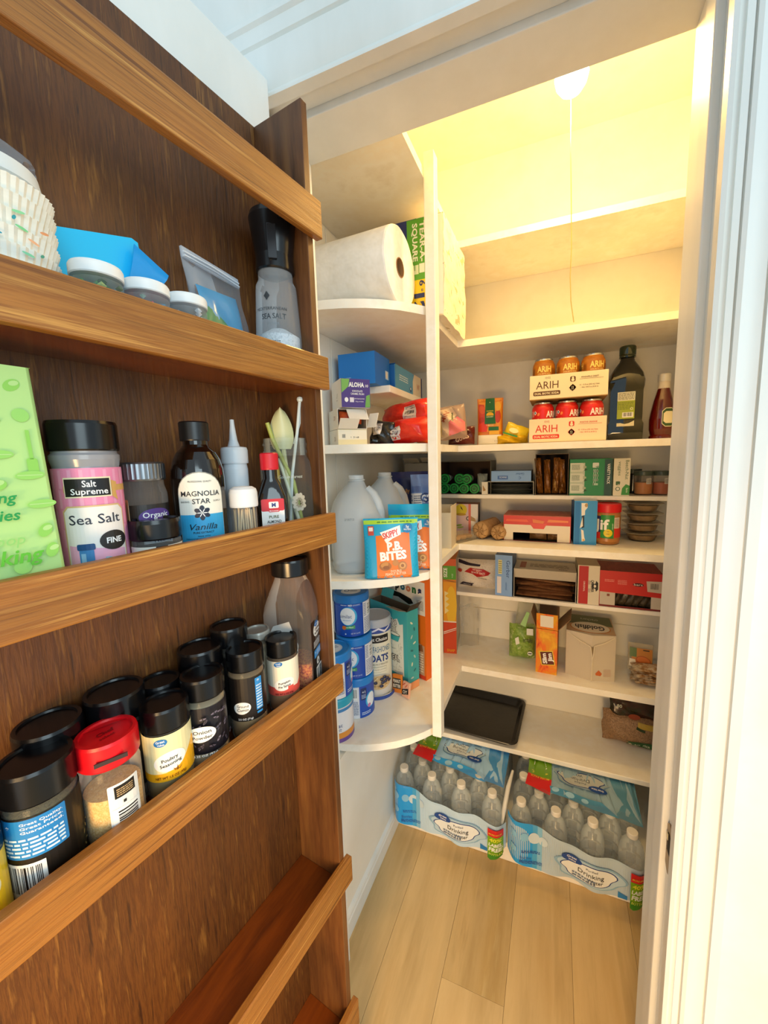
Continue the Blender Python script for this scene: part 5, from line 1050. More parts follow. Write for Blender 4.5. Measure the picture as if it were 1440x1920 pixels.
for k in range(2):
    for q in range(2):
        G().lathe([(.016, 0), (.040, 0), (.0415, .004), (.0415, .231), (.040, .235), (.016, .235)], tw, 28, T3(-.0415 + .083 * k, -.06 + .12 * q, .001)).obj('towel_roll', PKT)
def wrapf(side):
    pass
rr = random.Random(77)
def pts_wrap(x0, y0, x1, y1, nn=10):
    o = []
    cs = [(x0, y0), (x1, y0), (x1, y1), (x0, y1)]
    for i in range(4):
        a, b = cs[i], cs[(i + 1) % 4]
        for k in range(nn): o.append((a[0] + (b[0] - a[0]) * k / nn, a[1] + (b[1] - a[1]) * k / nn))
    return o
base_ = pts_wrap(-pw_ / 2, -pd_ / 2, pw_ / 2, pd_ / 2)
rows = []
for j in range(11):
    z = ph_ * j / 10; f = 1 + .02 * sin(pi * j / 10); rows.append(([(x * f + rr.uniform(-.0022, .0022), y * f + rr.uniform(-.002, .002)) for x, y in base_], z + (.004 if j == 10 else 0)))
loft(G(), rows, wr).obj('wrap', PKT, 25)
q = D(.35); x0 = -8.4
q.rect('#f6f3ea', 4.6, .1, 8.4, 23.6); q.rect('#23306e', -8.4, .1, 1.6, 23.8); q.rect('#5aa832', -1.0, 9.2, 4.2, 23.7); q.rect('#f2d21a', -1.0, .2, 4.2, 9.2); q.text('TEAR-A-', 2.5, 18.2, 1.35, '#f2f6ea', w=9.5, rot=-90, bold=.03); q.text('SQUARE', .5, 18.2, 1.35, '#f2f6ea', w=9.0, rot=-90, bold=.03)
q.rect('#dfeacb', .2, 10.6, 2.0, 12.8); q.rect('#f2f6ea', 2.2, 10.8, 3.6, 13.0); q.rect('#5aa832', .9, 11.5, 1.1, 12.8); q.text('6', 2.2, 8.3, 1.5, '#23306e', w=1.4, rot=-90, bold=.02); q.text('=', 2.4, 6.6, 1.0, '#23306e', rot=-90); q.text('12', .9, 3.4, 2.6, '#23306e', w=5.0, rot=-90, bold=.05); q.text('DOUBLE', .2, 8.2, .4, '#23306e', rot=-90); q.text('REGULAR ROLLS', -.4, 3.4, .5, '#23306e', w=4.8, rot=-90)
G().decal(q, pmap(-pd_ / 2 - .0062)).obj('print', PKT, 0)
q = D(.4)
for k in range(9): q.ell(('#b08a3c', '#8a6a3a', '#c8a860')[k % 3], -9 + 2.2 * k, (16, 7, 19, 4, 12, 18, 9, 5, 14)[k], .22, .9, 10, 10 * k)
G().decal(q, rmap(pw_ / 2 + .006)).obj('side_print', PKT, 0)
# short shelf: blue cartons
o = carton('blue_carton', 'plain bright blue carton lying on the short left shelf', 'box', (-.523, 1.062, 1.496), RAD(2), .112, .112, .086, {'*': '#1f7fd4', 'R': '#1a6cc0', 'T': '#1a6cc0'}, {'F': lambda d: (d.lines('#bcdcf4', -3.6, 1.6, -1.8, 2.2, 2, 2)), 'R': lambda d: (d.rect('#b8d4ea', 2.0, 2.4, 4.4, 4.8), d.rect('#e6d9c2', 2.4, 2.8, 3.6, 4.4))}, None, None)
TC = thing('torn_carton', 'torn-open blue and cream carton behind the plain blue one', 'box', (-.520, 1.258, 1.496), RAD(1))
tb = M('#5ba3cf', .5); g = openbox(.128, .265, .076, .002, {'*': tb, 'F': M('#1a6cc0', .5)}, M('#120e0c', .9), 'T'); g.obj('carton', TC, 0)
g = G(); zz = [(-.064, .13), (-.064, -.13), (.064, -.13), (.050, -.10), (.058, -.07), (.030, -.04), (.046, -.01), (.022, .02), (.052, .05), (.040, .08), (.062, .13)]
g.prism(zz[::-1], .076, .0775, M('#1a6cc0', .5)); g.obj('torn_top', TC, 0)
q = D(.5); q.rect('#e9d9be', 6.2, .1, 13.0, 7.5); q.rect('#5ba3cf', -13, .1, 3.0, 7.5); q.poly('#eadcc4', [(3.0, .4), (6.4, .4), (6.4, 7.5), (4.6, 7.5), (3.0, 5.0)]); q.text('W', 9.0, 2.8, 2.2, '#b8502c', bold=.0, shear=.2); q.lines('#d8ecf6', -10, 3.2, -2, 5.2, 3, 3); q.ell('#2a5a9a', .6, 2.0, .9, .9); q.ell('#e6eef4', .6, 2.2, .45); q.rect('#23306e', 12.0, .1, 13.2, 7.5)
G().decal(q, rmap(.0642)).obj('print', TC, 0)
# stack of bar boxes on the eye-level shelf
RZ3 = RAD(46)
c1 = at_corner(-.512, .900, RZ3, .078, .092)
carton('bar_carton', 'purple and white bar carton topmost of the stacked boxes', 'box', (*c1, 1.4235), RZ3, .078, .092, .072, {'*': '#efece8', 'F': '#452a86', 'T': '#d8d6d2'}, {'F': lambda d: (d.poly('#7cb850', [(-3.8, 7.1), (-1.6, 7.1), (-2.0, 5.2), (-3.8, 3.6)]), d.poly('#6aa84a', [(2.4, 0.1), (3.8, .1), (3.8, 3.4), (2.8, 3.0)]), d.text('ALOHA', .2, 5.2, 1.15, '#ffffff', w=4.2, bold=.04), d.text('CHOCOLATE', .4, 3.9, .5, '#ffffff', w=2.8), d.text('CARAMEL PECAN', .4, 3.2, .5, '#ffffff', w=3.6), d.ell('#ffffff', -2.6, 1.9, .5, .6), d.rect('#e8e4f0', -1.7, 1.3, -.6, 2.5), d.text('plant-based protein', .9, 2.1, .35, '#e8e4f0', w=2.8), d.text('14g protein', .9, 1.4, .3, '#e8e4f0', w=2.2), d.text('10', 3.0, 5.2, .7, '#ffffff')), 'L': lambda d: (d.text('J', .6, 3.0, .9, '#222222', shear=.3), d.text('aloha', .5, 2.0, .35, '#555555', bold=0))})
c2 = at_corner(-.529, .905, RZ3, .080, .088)
WB = thing('open_white_box', 'opened white bar box with torn flaps, middle of the stack', 'box', (*c2, 1.3695), RZ3, None)
wm = M('#ece6dc', .6)
openbox(.080, .088, .052, .0015, {'*': wm}, M('#cfc4b0', .7), 'F').obj('carton', WB, 0)
G().box((-.04, 0, 0), (.012, .0015, .036), wm, T3(0, -.044, .0, 48)).obj('front_flap', WB, 0)
G().box((-.020, 0, 0), (.040, .0015, .030), wm, T3(.002, -.044, .050, 150, 0, 12)).obj('torn_flap', WB, 0)
G().box((0, -.03, 0), (.0015, 0, .040), wm, T3(.04, -.044, .004, 0, 20, 30)).obj('side_flap', WB, 0)
g = G(); pouch(g, .062, .030, .03, 202, MIX('orange_bar_wrapper', ['#b8381a', '#e8602a', '#d84a20'], (40, 40, 40), .3, .4), T3(0, -.026, .016, 0, 3), amp=.5, nu=8, nv=8); g.obj('wrapped_bar', WB, 30)
q = D(.5); q.text('DI', 1.5, 2.4, 1.2, '#b87a5a', bold=0); G().decal(q, lmap(-.040)).obj('print', WB, 0)
q = D(.5); q.bars(-3.2, 1.2, -2.0, 2.6, True, 4, bg=None); q.text('1  31-68', .6, 1.7, .4, '#4a4038', w=2.0)
c3 = at_corner(-.530, .905, RZ3, .080, .088)
carton('cream_carton', 'cream carton at the bottom of the stacked bar boxes', 'box', (*c3, ZD), RZ3, .080, .088, .0435, {'*': '#efe6c8', 'F': '#efe2b4', 'L': '#eeeae0'}, {'F': lambda d: (d.rect('#f4eedc', -3.9, 1.7, 3.9, 4.2), d.bars(-3.0, 1.9, -1.9, 3.2, True, 4, bg=None), d.text('1  31-68', .6, 2.1, .45, '#4a4038', w=2.2)), 'L': lambda d: d.text('DI', 1.5, 1.4, 1.2, '#b8a08a', bold=0)})
# heap of snack bags
def snackbag(label, loc, rot, w, h, dp, seed, mat, draw=None, name='snack_bag', cat='bag', group='snack bags heaped on the eye-level shelf', amp=.5):
    o = thing(name, label, cat, loc, 0, group, rot)
    g = G(); f = pouch(g, w, h, dp, seed, mat, None, amp=amp, nu=16, nv=14); g.obj('body', o, 30)
    if draw:
        q = D(.3); draw(q); g = G()
        for li, (hx, tris, mt) in enumerate(q.ops):
            vs = []
            for t in subdiv(tris, w * 9, True):
                for x, y in t: p = f(min(1, max(0, x * .01 / w + .5)), min(1, max(0, y * .01 / h))); vs.append((p[0], p[1] - .0009 - .0002 * li, p[2]))
            g.add(vs, [(i, i + 1, i + 2) for i in range(0, len(vs), 3)], mt or M(hx, .35))
        g.obj('print', o, 0)
    return o
redf = MIX('shiny_red_foil', ['#b01410', '#e0301c', '#c82016'], (14, 14, 14), .22, .5)
def barlab(a, b, w, h, r=8): return lambda d: (d.rect('#d8d0cc', a, b, a + w, b + h), d.bars(a + .3, b + .2, a + w - .3, b + h * .75, True, r, bg=None), d.lines('#5a5250', a + .3, b + h * .78, a + w - .3, b + h, 2, 3))
snackbag('upper red foil bag with barcode in the heap behind the post', (-.415, 1.10, ZD + .048), (RAD(-18), RAD(-8), RAD(-14)), .175, .085, .07, 301, redf, barlab(1.6, 1.4, 3.6, 4.0))
snackbag('lower red foil bag with grey barcode panel at the shelf edge', (-.385, 1.010, ZD + .003), (RAD(-10), RAD(-6), RAD(-10)), .150, .068, .06, 302, redf, barlab(-4.0, .8, 4.2, 3.6, 5))
snackbag('black foil pouch with white barcode next to the cream carton', (-.448, .995, ZD + .003), (RAD(-12), RAD(8), RAD(4)), .070, .066, .045, 303, MIX('black_foil', ['#0e0c0a', '#2a2620'], (20, 20, 20), .25, .4), barlab(-2.4, 2.2, 2.6, 3.2, 9))
snackbag('olive tan bag standing behind the lower red bags', (-.372, 1.190, ZD + .004), (RAD(-6), 0, RAD(-10)), .085, .088, .05, 304, MIX('olive_bag', ['#6a5a2c', '#a8925a'], (20, 20, 20), .35, .4))
snackbag('crinkled orange bag edge lying beside the post', (-.345, 1.065, ZD + .003), (RAD(-14), RAD(12), RAD(-20)), .075, .044, .04, 305, MIX('orange_crinkle', ['#c83a14', '#f07a2c', '#e05a1c'], (60, 10, 60), .3, .8))
snackbag('flat dark red wrapper lying under the black pouch', (-.430, .985, ZD + .001), (RAD(-84), 0, RAD(-6)), .13, .05, .004, 306, M('#a8142c', .3))
snackbag('clear bag with coral pink panel leaning right of the post', (-.303, 1.235, ZD + .020), (RAD(-10), RAD(-6), RAD(8)), .088, .108, .05, 307, CLR('#d8b8a0', .42, .2), lambda d: (d.poly('#e87a78', [(-1.2, .8), (4.0, 2.0), (4.1, 4.8), (2.0, 6.6), (-.8, 4.8)]), d.poly('#d8bfa0', [(-4.0, .4), (-1.2, .8), (-.8, 5.0), (1.8, 7.0), (.4, 10), (-3.8, 9.4)]), d.text('MIN', -1.2, 6.6, 1.6, '#a84a34', w=3.6, rot=62), d.rect('#6a6a4a', .2, 5.0, .7, 8.0)))
snackbag('dark red foil bag with pale lettering on its lower edge', (-.290, 1.285, ZD + .004), (RAD(-16), 0, RAD(4)), .085, .062, .045, 308, MIX('maroon_foil', ['#3a0c08', '#6a1a12'], (18, 18, 18), .28, .5), lambda d: (d.text('GOLD', .6, 1.0, 1.2, '#e0c8b4', w=4.4, rot=16, bold=.02), d.rect('#d8b8a0', -4.0, 4.0, 1.0, 5.6)))
# gallon jugs
milk = CLR('#eef3f6', .55, .40)
def jug(label, x, y, rz):
    j = thing('water_jug', label, 'jug', (x, y, ZC), rz, 'empty translucent gallon jugs')
    def sec(r, e, cut, n=36):
        p = []
        for k in range(n):
            a = 2 * pi * k / n; c, s = cos(a), sin(a); m = max(abs(c), abs(s)); f = (1 - e) + e * .94 / m; q = r * f
            dd = max(0, cos(a + .35)) ** 4 * cut
            p.append(((q - dd) * c, (q - dd) * s))
        return p
    rows = [(sec(.062, .5, 0), 0), (sec(.070, .55, 0), .004), (sec(.0735, .6, 0), .014), (sec(.0715, .6, 0), .022), (sec(.0745, .62, 0), .032), (sec(.0745, .62, 0), .112), (sec(.0745, .6, .003), .125), (sec(.074, .5, .012), .142), (sec(.070, .4, .018), .160), (sec(.063, .25, .018), .180), (sec(.050, .1, .012), .200), (sec(.032, 0, .010), .218), (sec(.0215, 0, 0), .230), (sec(.0195, 0, 0), .233), (sec(.0195, 0, 0), .248)]
    loft(G(), rows, milk, None, (1, 0)).obj('body', j, 60)
    ca, sa = cos(-.35), sin(-.35)
    hp = [(.028, .214), (.044, .198), (.0555, .176), (.0615, .150), (.062, .124), (.056, .110)]
    G().tube([(a * ca, a * sa, z) for a, z in hp], [.010, .0125, .013, .013, .0125, .012], milk, 12).obj('handle', j, 60)
    G().lathe([(.0205, .2335), (.0228, .2345), (.0228, .237), (.0205, .238)], milk, 28).obj('neck_ring', j)
    return j
J1_ = jug('front empty gallon jug nearest the doorway, with faint date stamp', -.487, .915, face(-.487, .915, 4))
q = D(.5); q.text('27 OCT 25', -2.6, 14.0, .55, '#6a7680', w=2.4, bold=0); G().decal(q, pmap(-.0755)).obj('date_stamp', J1_, 0)
jug('rear empty gallon jug half hidden behind front jug', -.480, 1.085, face(-.480, 1.085, 6))
# peanut butter snack bags
def p_sk(w):
    def f(d):
        d.rect('#12a6d6', -w, .1, w, 15.4); d.rect('#a8d83c', -w, 13.2, w, 14.2); d.lines('#4a8a2a', -w * .5, 13.4, w * .8, 14.0, 1, 3); d.poly('#ee7a1e', [(-3.6, .2), (4.9, .2), (4.6, 11.2), (-3.8, 10.4)])
        d.poly('#ffffff', [(-2.7, 11.2), (2.3, 12.8), (2.5, 10.6), (.4, 9.7), (-1.2, 8.6)]); d.text('SKIPPY', .1, 10.1, 1.5, '#d8281e', w=4.0, rot=16, bold=.03); d.text('P.B.', .9, 7.0, 2.0, '#ffffff', w=3.8, rot=4, bold=.05); d.text('BITES', .5, 4.7, 2.0, '#ffffff', w=6.6, rot=4, bold=.05)
        d.ell('#a8662c', -1.6, 3.1, 1.5, 1.05); d.ell('#c88a44', -1.8, 3.5, 1.0, .6, 20, 20); d.ell('#8a4e1e', -1.4, 2.8, .8, .45); d.ell('#c08244', .9, 3.9, .8, .75); d.ell('#b87a3a', 2.6, 3.1, 1.15, 1.1); d.ell('#d8a25c', 2.6, 3.2, .75, .7); d.ell('#9a622c', 2.6, 3.2, .4)
        d.text('DOUBLE', 1.0, 1.75, .55, '#ffe9c8', w=2.6, rot=3); d.text('PEANUT BUTTER', .9, 1.05, .6, '#ffe9c8', w=5.0, rot=3); d.text('NET WT 6 OZ', .6, .4, .3, '#ffd8a8', w=2.4, bold=0)
        d.ell('#1f7fc4', 4.1, 12.1, 1.15); d.text('5g', 4.1, 12.2, .6, '#ffffff'); d.text('PROTEIN', 4.1, 11.6, .35, '#ffffff', w=1.7); d.rect('#c84a3a', -5.6, 10.6, -4.2, 12.8); d.rect('#f0e4dc', -5.4, 11.6, -4.4, 12.5)
    return f
x, y = -.368, .858
standpouch('bite_bag', 'front blue and orange peanut butter snack pouch at shelf edge', 'pouch', (x, y, ZC), face(x, y, 2), .134, .146, .040, 5, '#12a6d6', p_sk(6.6), (RAD(-4), 0, face(x, y, 2)), 'peanut butter snack pouches', seal=.012)
x, y = -.344, .950
standpouch('bite_bag', 'rear blue and orange peanut butter snack pouch beside the post', 'pouch', (x, y, ZC), face(x, y, -4), .132, .170, .044, 6, '#12a6d6', p_sk(6.5), (RAD(-3), 0, face(x, y, -4)), 'peanut butter snack pouches', seal=.016)
def p_fam(d): d.text('Family', -1.6, 17.6, 1.3, '#e0a42c', w=4.2, rot=4, bold=.02); d.ell('#d89a34', 4.0, 17.2, 2.2, 2.0); [d.ell('#e0a840', 4.0 + 2.0 * cos(k * .7), 17.2 + 1.9 * sin(k * .7), .7) for k in range(9)]; d.ell('#1c2458', 4.0, 17.2, 1.2)
standpouch('cookie_bag', 'dark navy family-size cookie bag behind the gallon jugs', 'bag', (-.452, 1.215, ZC), face(-.452, 1.215, -4), .130, .245, .06, 8, '#1a2466', p_fam, None, None, 6, .16, .02)
def p_ge(d): d.rect('#5a78b8', -5.4, .2, 5.4, 23); d.rect('#dfe2ea', -5.4, 6, -1.2, 18.0); d.rect('#8aa6dc', -5.4, 6, -4.0, 14); d.lines('#5a6484', -3.8, 6.5, -1.4, 17.5, 16, 4); d.rect('#3c5aa0', -4.2, 18.4, -1.4, 20.2); d.text('GERM', 1.8, 15.4, 2.4, '#e8ecf6', w=6.4, bold=.03, rot=6); d.text('G', -.3, 15.2, 3.0, '#1f3470', rot=6); d.lines('#a8b8dc', .0, 11.0, 4.6, 14.0, 4, 6); d.ell('#dfe6f2', 4.0, 5.0, 1.4, 2.0); d.ell('#3a50a0', 4.0, 5.0, .8, 1.2)
standpouch('flour_pouch', 'slate blue bag with pale nutrition panel behind the post', 'bag', (-.378, 1.165, ZC), face(-.378, 1.165, 6), .092, .238, .05, 9, '#5a78b8', p_ge, None, None, 6, .14, .012)
DC = thing('dark_carton', 'open-topped dark carton on the narrow shelf above the jugs', 'box', (-.478, 1.478, 1.153), RAD(2))
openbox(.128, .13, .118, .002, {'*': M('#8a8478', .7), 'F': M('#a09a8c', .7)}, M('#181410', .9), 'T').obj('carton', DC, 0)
G().box((-.062, 0, 0), (-.004, .0015, .03), M('#a09a8c', .7), T3(0, -.065, .118, 60, 0, 0)).obj('flap', DC, 0)
G().box((.006, 0, 0), (.062, .0015, .03), M('#a09a8c', .7), T3(0, -.065, .118, 55, 0, 0)).obj('flap', DC, 0)
# formula cans
Rc, Hc = .0505, .1215
def fcan(label, x, y, z, turn, rimc, kind):
    o = thing('formula_can', label, 'can', (x, y, z), face(x, y, turn), 'stacked powder formula cans')
    bm = M({'blue': '#1c4fb4', 'white': '#e9e9ee', 'teal': '#e9e9ee'}[kind], .3); rm = M(rimc, .35)
    G().lathe([(.047, 0), (Rc, .002), (Rc, .098), (Rc * .985, .100)], bm, 36).obj('body', o)
    G().lathe([(Rc * 1.0, .097), (Rc * 1.03, .099), (Rc * 1.03, .117), (Rc * .99, .1205), (Rc * .9, .1212), (Rc * .88, .1185), (0, .1185)], rm, 40).obj('lid', o)
    q = D(.35)
    if kind == 'blue':
        q.ell('#3fb4e6', -.3, 6.2, 2.5, 2.75); q.ell('#f2f4f8', -.55, 6.2, 2.2, 2.5); q.text('similac', -1.1, 5.7, 1.1, '#1a3a80', w=3.6, bold=.0); q.text('ADVANCE', -.8, 4.9, .35, '#3a8ac0', bold=0); q.poly('#4aa86a', [(-2.2, 3.2), (1.5, 3.6), (1.5, 2.6), (-2.2, 2.4)]); q.text('NutriBase', -.2, 2.85, .45, '#e8f4e8', w=2.4); q.ell('#e0742c', -1.6, 2.9, .6); q.rect('#2f63c8', -8, 8.9, 8, 9.1); q.lines('#cfe0f6', -2.4, 9.25, -.6, 9.65, 1, 2); q.text('NO', .3, 9.2, .5, '#ffffff', bold=.04); q.lines('#cfe0f6', 1.0, 9.2, 3.2, 9.6, 2, 3); q.text('NET WT 12.4 OZ', 1.6, 1.0, .4, '#cfe0f6', w=2.6); q.ell('#cfe0f6', -1.2, 1.1, .22)
        q.rect('#e9e9ee', 4.0, .4, 8.5, 9.8); q.bars(5.4, 5.6, 7.4, 9.2, False, 5); q.lines('#8a90a8', 4.3, .8, 8.3, 5.2, 9, 4); q.lines('#8a90a8', 4.2, 5.6, 5.2, 9.4, 8, 5)
        q.rect('#e9e9ee', -10.0, .4, -5.4, 9.8)
    elif kind == 'white':
        q.rect('#1c4fb4', .6, .2, 8, 9.8); q.bars(-2.2, 5.8, .1, 9.4, True, 5); q.lines('#8a90a8', -3.4, 1.2, .3, 5.4, 10, 4); q.rect('#1a2f6a', 1.0, 5.6, 2.8, 9.2, .3); q.text('+1', 1.9, 7.6, .8, '#ffffff'); q.lines('#b8c8ec', 1.2, 6.0, 2.6, 7.3, 4, 4); q.ell('#3fb4e6', 4.2, 5.0, 1.8, 2.4); q.ell('#f2f4f8', 4.4, 5.0, 1.5, 2.1); q.ell('#c87ab0', 3.6, 3.4, .6); q.lines('#cfe0f6', 1.2, 1.0, 4.0, 2.0, 2, 6)
    else:
        q.rect('#e0923a', -8, 1.2, 8, 2.8); q.rect('#6a4a98', -8, .1, 8, 1.2); q.text('similac', .4, 4.4, 1.1, '#1a3a80', w=3.6, bold=0); q.lines('#8a90a8', -.8, 3.2, 2.0, 4.0, 2, 4); q.rect('#3f86c4', -8, 8.6, 8, 9.4)
    G().decal(q, cmap(Rc + .0003), None, .8).obj('label', o, 0)
    q = D(.35); q.ell('#cfd8e4', 0, 0, 2.9, 2.7); q.ell('#e9edf2', 0, 0, 2.5, 2.3); q.ell('#3a5a8a', -1.2, .3, .8, .9); q.ell('#e9edf2', -1.2, .3, .5, .6); q.lines('#8a98ac', -.2, -.6, 1.9, .8, 3, 4)
    G().decal(q, tmap(.1187)).obj('lid_print', o, 0)
    return o
ax, ay = -.535, .957
fcan('white-backed formula can at the bottom of the stack of three', ax, ay, ZB, 0, '#1f86d6', 'white')
fcan('blue formula can in the middle of the stack of three', ax - .002, ay, ZB + Hc, -12, '#1f86d6', 'blue')
fcan('blue formula can on top of the stack of three', ax - .010, ay + .006, ZB + 2 * Hc, -8, '#1f78c4', 'blue')
fcan('formula can with orange and purple stripes, lowest beside the rack', -.5455, .8480, ZB, -4, '#2aa6c4', 'teal')
fcan('pale formula can with blue lid on the orange-striped can', -.5455, .8480, ZB + Hc, 30, '#1f86d6', 'white')
# oats canister
ox, oy = -.522, 1.064
OC = thing('oats_canister', 'tall round oats canister with frosted lid and blueberry bowl print', 'canister', (ox, oy, ZB), face(ox, oy, 13))
Ro = .051; Ho = .255
G().lathe([(Ro * .98, 0), (Ro, .003), (Ro, Ho - .012)], M('#ece5cf', .5), 40).obj('body', OC)
G().lathe([(Ro * 1.01, Ho - .026), (Ro * 1.03, Ho - .024), (Ro * 1.03, Ho - .003), (Ro * .98, Ho), (Ro * .9, Ho - .002), (0, Ho - .003)], CLR('#d4d8e0', .72, .35), 40).obj('lid', OC)
q = D(.45); q.rect('#2f4c9c', -15.9, 21.2, 15.9, 24.2); q.poly('#e8e4ee', [(-6, 22.6), (-2, 21.6), (0, 22.4), (2, 21.3), (4.5, 22.6), (4.5, 23.0), (2, 22.0), (0, 23.0), (-2, 22.2), (-6, 23.2)]); q.rect('#17171a', -4.4, 18.2, 3.4, 20.6, .3); q.text('Best Choice', -.4, 18.8, 1.1, '#f4f2ea', w=6.6, bold=.02); q.text('OLD FASHIONED', -.2, 15.2, 1.9, '#1f6a98', w=8.6, bold=-.004); q.text('OATS', .1, 12.2, 2.2, '#1c3c84', w=6.2, bold=.03); q.text('COOKS IN 5 MINUTES', -.3, 11.0, .6, '#8a8470', w=6.4, bold=0); q.rect('#b8ae90', -3.0, 8.7, 2.4, 10.4); q.rect('#ece5cf', -2.9, 8.8, 2.3, 10.3); q.text('NO PRESERVATIVES', -.3, 9.4, .4, '#8a8470', w=4.6, bold=0)
q.ell('#cfc8bc', -.2, 5.0, 4.7, 3.0, 30); q.poly('#d9d4cc', [(-4.7, 4.8), (4.5, 4.8), (3.6, 2.2), (1.6, .9), (-2.0, .9), (-4.0, 2.2)]); q.ell('#d8b98a', -.2, 5.3, 4.3, 2.3, 30)
rr = random.Random(6)
for k in range(40): q.ell(('#c89c62', '#ead2a4', '#dcb880')[k % 3], -.2 + rr.uniform(-3.6, 3.6), 5.3 + rr.uniform(-1.6, 1.7), .42, .2, 8, rr.uniform(0, 180))
for a, b in ((-2.6, 6.4), (-1.4, 5.6), (-2.4, 4.9), (.4, 6.6), (1.2, 7.2), (2.0, 6.6), (1.4, 5.8), (.2, 4.5), (.6, 5.6), (2.6, 5.9)): q.ell('#2c2f48', a, b, .55, .5, 14); q.ell('#565a7c', a - .1, b + .15, .24, .2, 10)
q.rect('#2b4a9c', -15.9, .1, 15.9, 1.2); q.poly('#ece5cf', [(-4, .9), (-1, 1.4), (2.6, 1.2), (3.6, 1.4), (-4, 1.5)])
G().decal(q, cmap(Ro + .0003), None, .8).obj('label', OC, 0)
# cereal boxes
rzb = RAD(-25); bw_, bd_, bh_ = .180, .050, .266
bx, by = at_corner(-.420, 1.085, rzb, bw_, bd_, 1)
CE = thing('cereal_box', 'teal cereal box with doodled print and ragged open top', 'box', (bx, by, ZB), rzb)
tl = M('#3fb0bf', .45)
openbox(bw_, bd_, bh_, .0015, {'*': tl}, M('#6a5a48', .8), 'T').obj('carton', CE, 0)
G().box((.03, 0, 0), (.088, .0012, .035), M('#8c8478', .7), T3(0, -.025, bh_, 70)).obj('top_flap', CE, 0)
G().box((-.088, 0, 0), (-.03, .0012, .030), tl, T3(0, .0235, bh_, -20)).obj('top_flap', CE, 0)
G().box((0, -.024, 0), (.0012, .024, .030), M('#3a3430', .7), T3(bw_ / 2 - .0012, 0, bh_, 0, 35)).obj('end_flap', CE, 0)
q = D(.45); q.poly('#e6eeec', [(-3.6, 4.4), (7.2, 4.4), (7.2, 22.0), (5.6, 21.4), (4.6, 23.2), (2.6, 22.4), (1.2, 23.6), (-3.6, 23.0)])
rr = random.Random(8); tr = []
for k in range(70):
    a, b = rr.uniform(-3.2, 6.6), rr.uniform(4.8, 15.6); l = rr.uniform(.4, 1.4)
    if rr.random() < .5: tr += [((a, b), (a + l, b), (a + l, b + .08)), ((a, b), (a + l, b + .08), (a, b + .08))]
    else: tr += [((a, b), (a + .08, b), (a + .08, b + l)), ((a, b), (a + .08, b + l), (a, b + l))]
q.tri('#6a7a7c', tr); q.text('DINO', 2.4, 20.6, 1.9, '#22282a', w=4.4, bold=.09); q.text('DINO', 2.4, 20.6, 1.9, '#f2f4f2', w=4.4, bold=.02); q.text('BOWL', 2.5, 18.4, 1.7, '#22282a', w=4.0, bold=.09); q.text('BOWL', 2.5, 18.4, 1.7, '#f2f4f2', w=4.0, bold=.02)
q.poly('#3fb0bf', [(.0, 17.6), (5.8, 17.6), (4.8, 15.4), (1.2, 15.4)]); q.ell('#22282a', 2.9, 17.7, 2.9, .6); q.ell('#e6eeec', 2.9, 17.75, 2.6, .45); q.poly('#3a3c3a', [(-1.4, 12.2), (.2, 12.0), (.9, 14.8), (-.6, 15.2)]); q.text('CEREAL', 1.9, 8.6, 1.9, '#22282a', w=7.0, rot=6, bold=.09); q.text('CEREAL', 1.9, 8.6, 1.9, '#f6f6f2', w=7.0, rot=6, bold=.01)
q.poly('#c85a3a', [(-9, .1), (9, .1), (9, 2.6), (3, 3.2), (-1, 3.6), (-9, 3.4)]); 
G().decal(q, pmap(-bd_ / 2)).obj('print', CE, 0)
q = D(.45)
for k in range(9): q.ell(('#bfe0e0', '#2a7a88', '#e0ecd8')[k % 3], -.6 + 1.2 * (k % 2), 4 + 2.3 * k, .7, .3, 10, 40 * k)
q.rect('#e8a070', -2.4, .1, 2.4, 2.6)
G().decal(q, rmap(bw_ / 2)).obj('side_print', CE, 0)
fx, fy = -.440, 1.062
FL_ = thing('torn_box_piece', 'small torn corner of orange peanut butter packaging beside canister', 'packaging scrap', (fx, fy, ZB + .002), RAD(-30), None, (RAD(-14), RAD(-14), RAD(-24)))
G().box((-.030, -.004, .004), (.010, .004, .058), M('#e0842c', .5)).obj('orange_panel', FL_, 0, .001)
G().box((.011, -.003, .0), (.042, .004, .046), M('#e8b49a', .5), T3(0, 0, 0, 0, 10)).obj('marbled_panel', FL_, 0, .001)
q = D(.5); q.poly('#1a1612', [(-2.8, 1.6), (.9, 1.6), (.9, 4.6), (-2.8, 4.6)]); q.text('PEANUT', -.95, 3.3, 1.0, '#f2ede0', w=3.4, bold=.03); q.text('BUTTER', -.95, 1.9, 1.0, '#f2ede0', w=3.4, bold=.03)
G().decal(q, pmap(-.004)).obj('print', FL_, 0)
q = D(.5); q.poly('#15130f', [(1.2, .3), (4.0, .6), (4.0, 2.2), (1.2, 1.8)]); q.text('OY', 2.6, .7, 1.0, '#f2ede0', w=2.0); q.ell('#c8503a', 2.2, 3.4, .9, .16, 10, 30); q.ell('#c8503a', 3.2, 2.9, .8, .14, 10, 40)
G().decal(q, pmap(-.0052, 0, .003)).obj('print', FL_, 0)
rzo = RAD(-22); sx_, sy_ = at_corner(-.385, 1.162, rzo, .20, .058, 1)
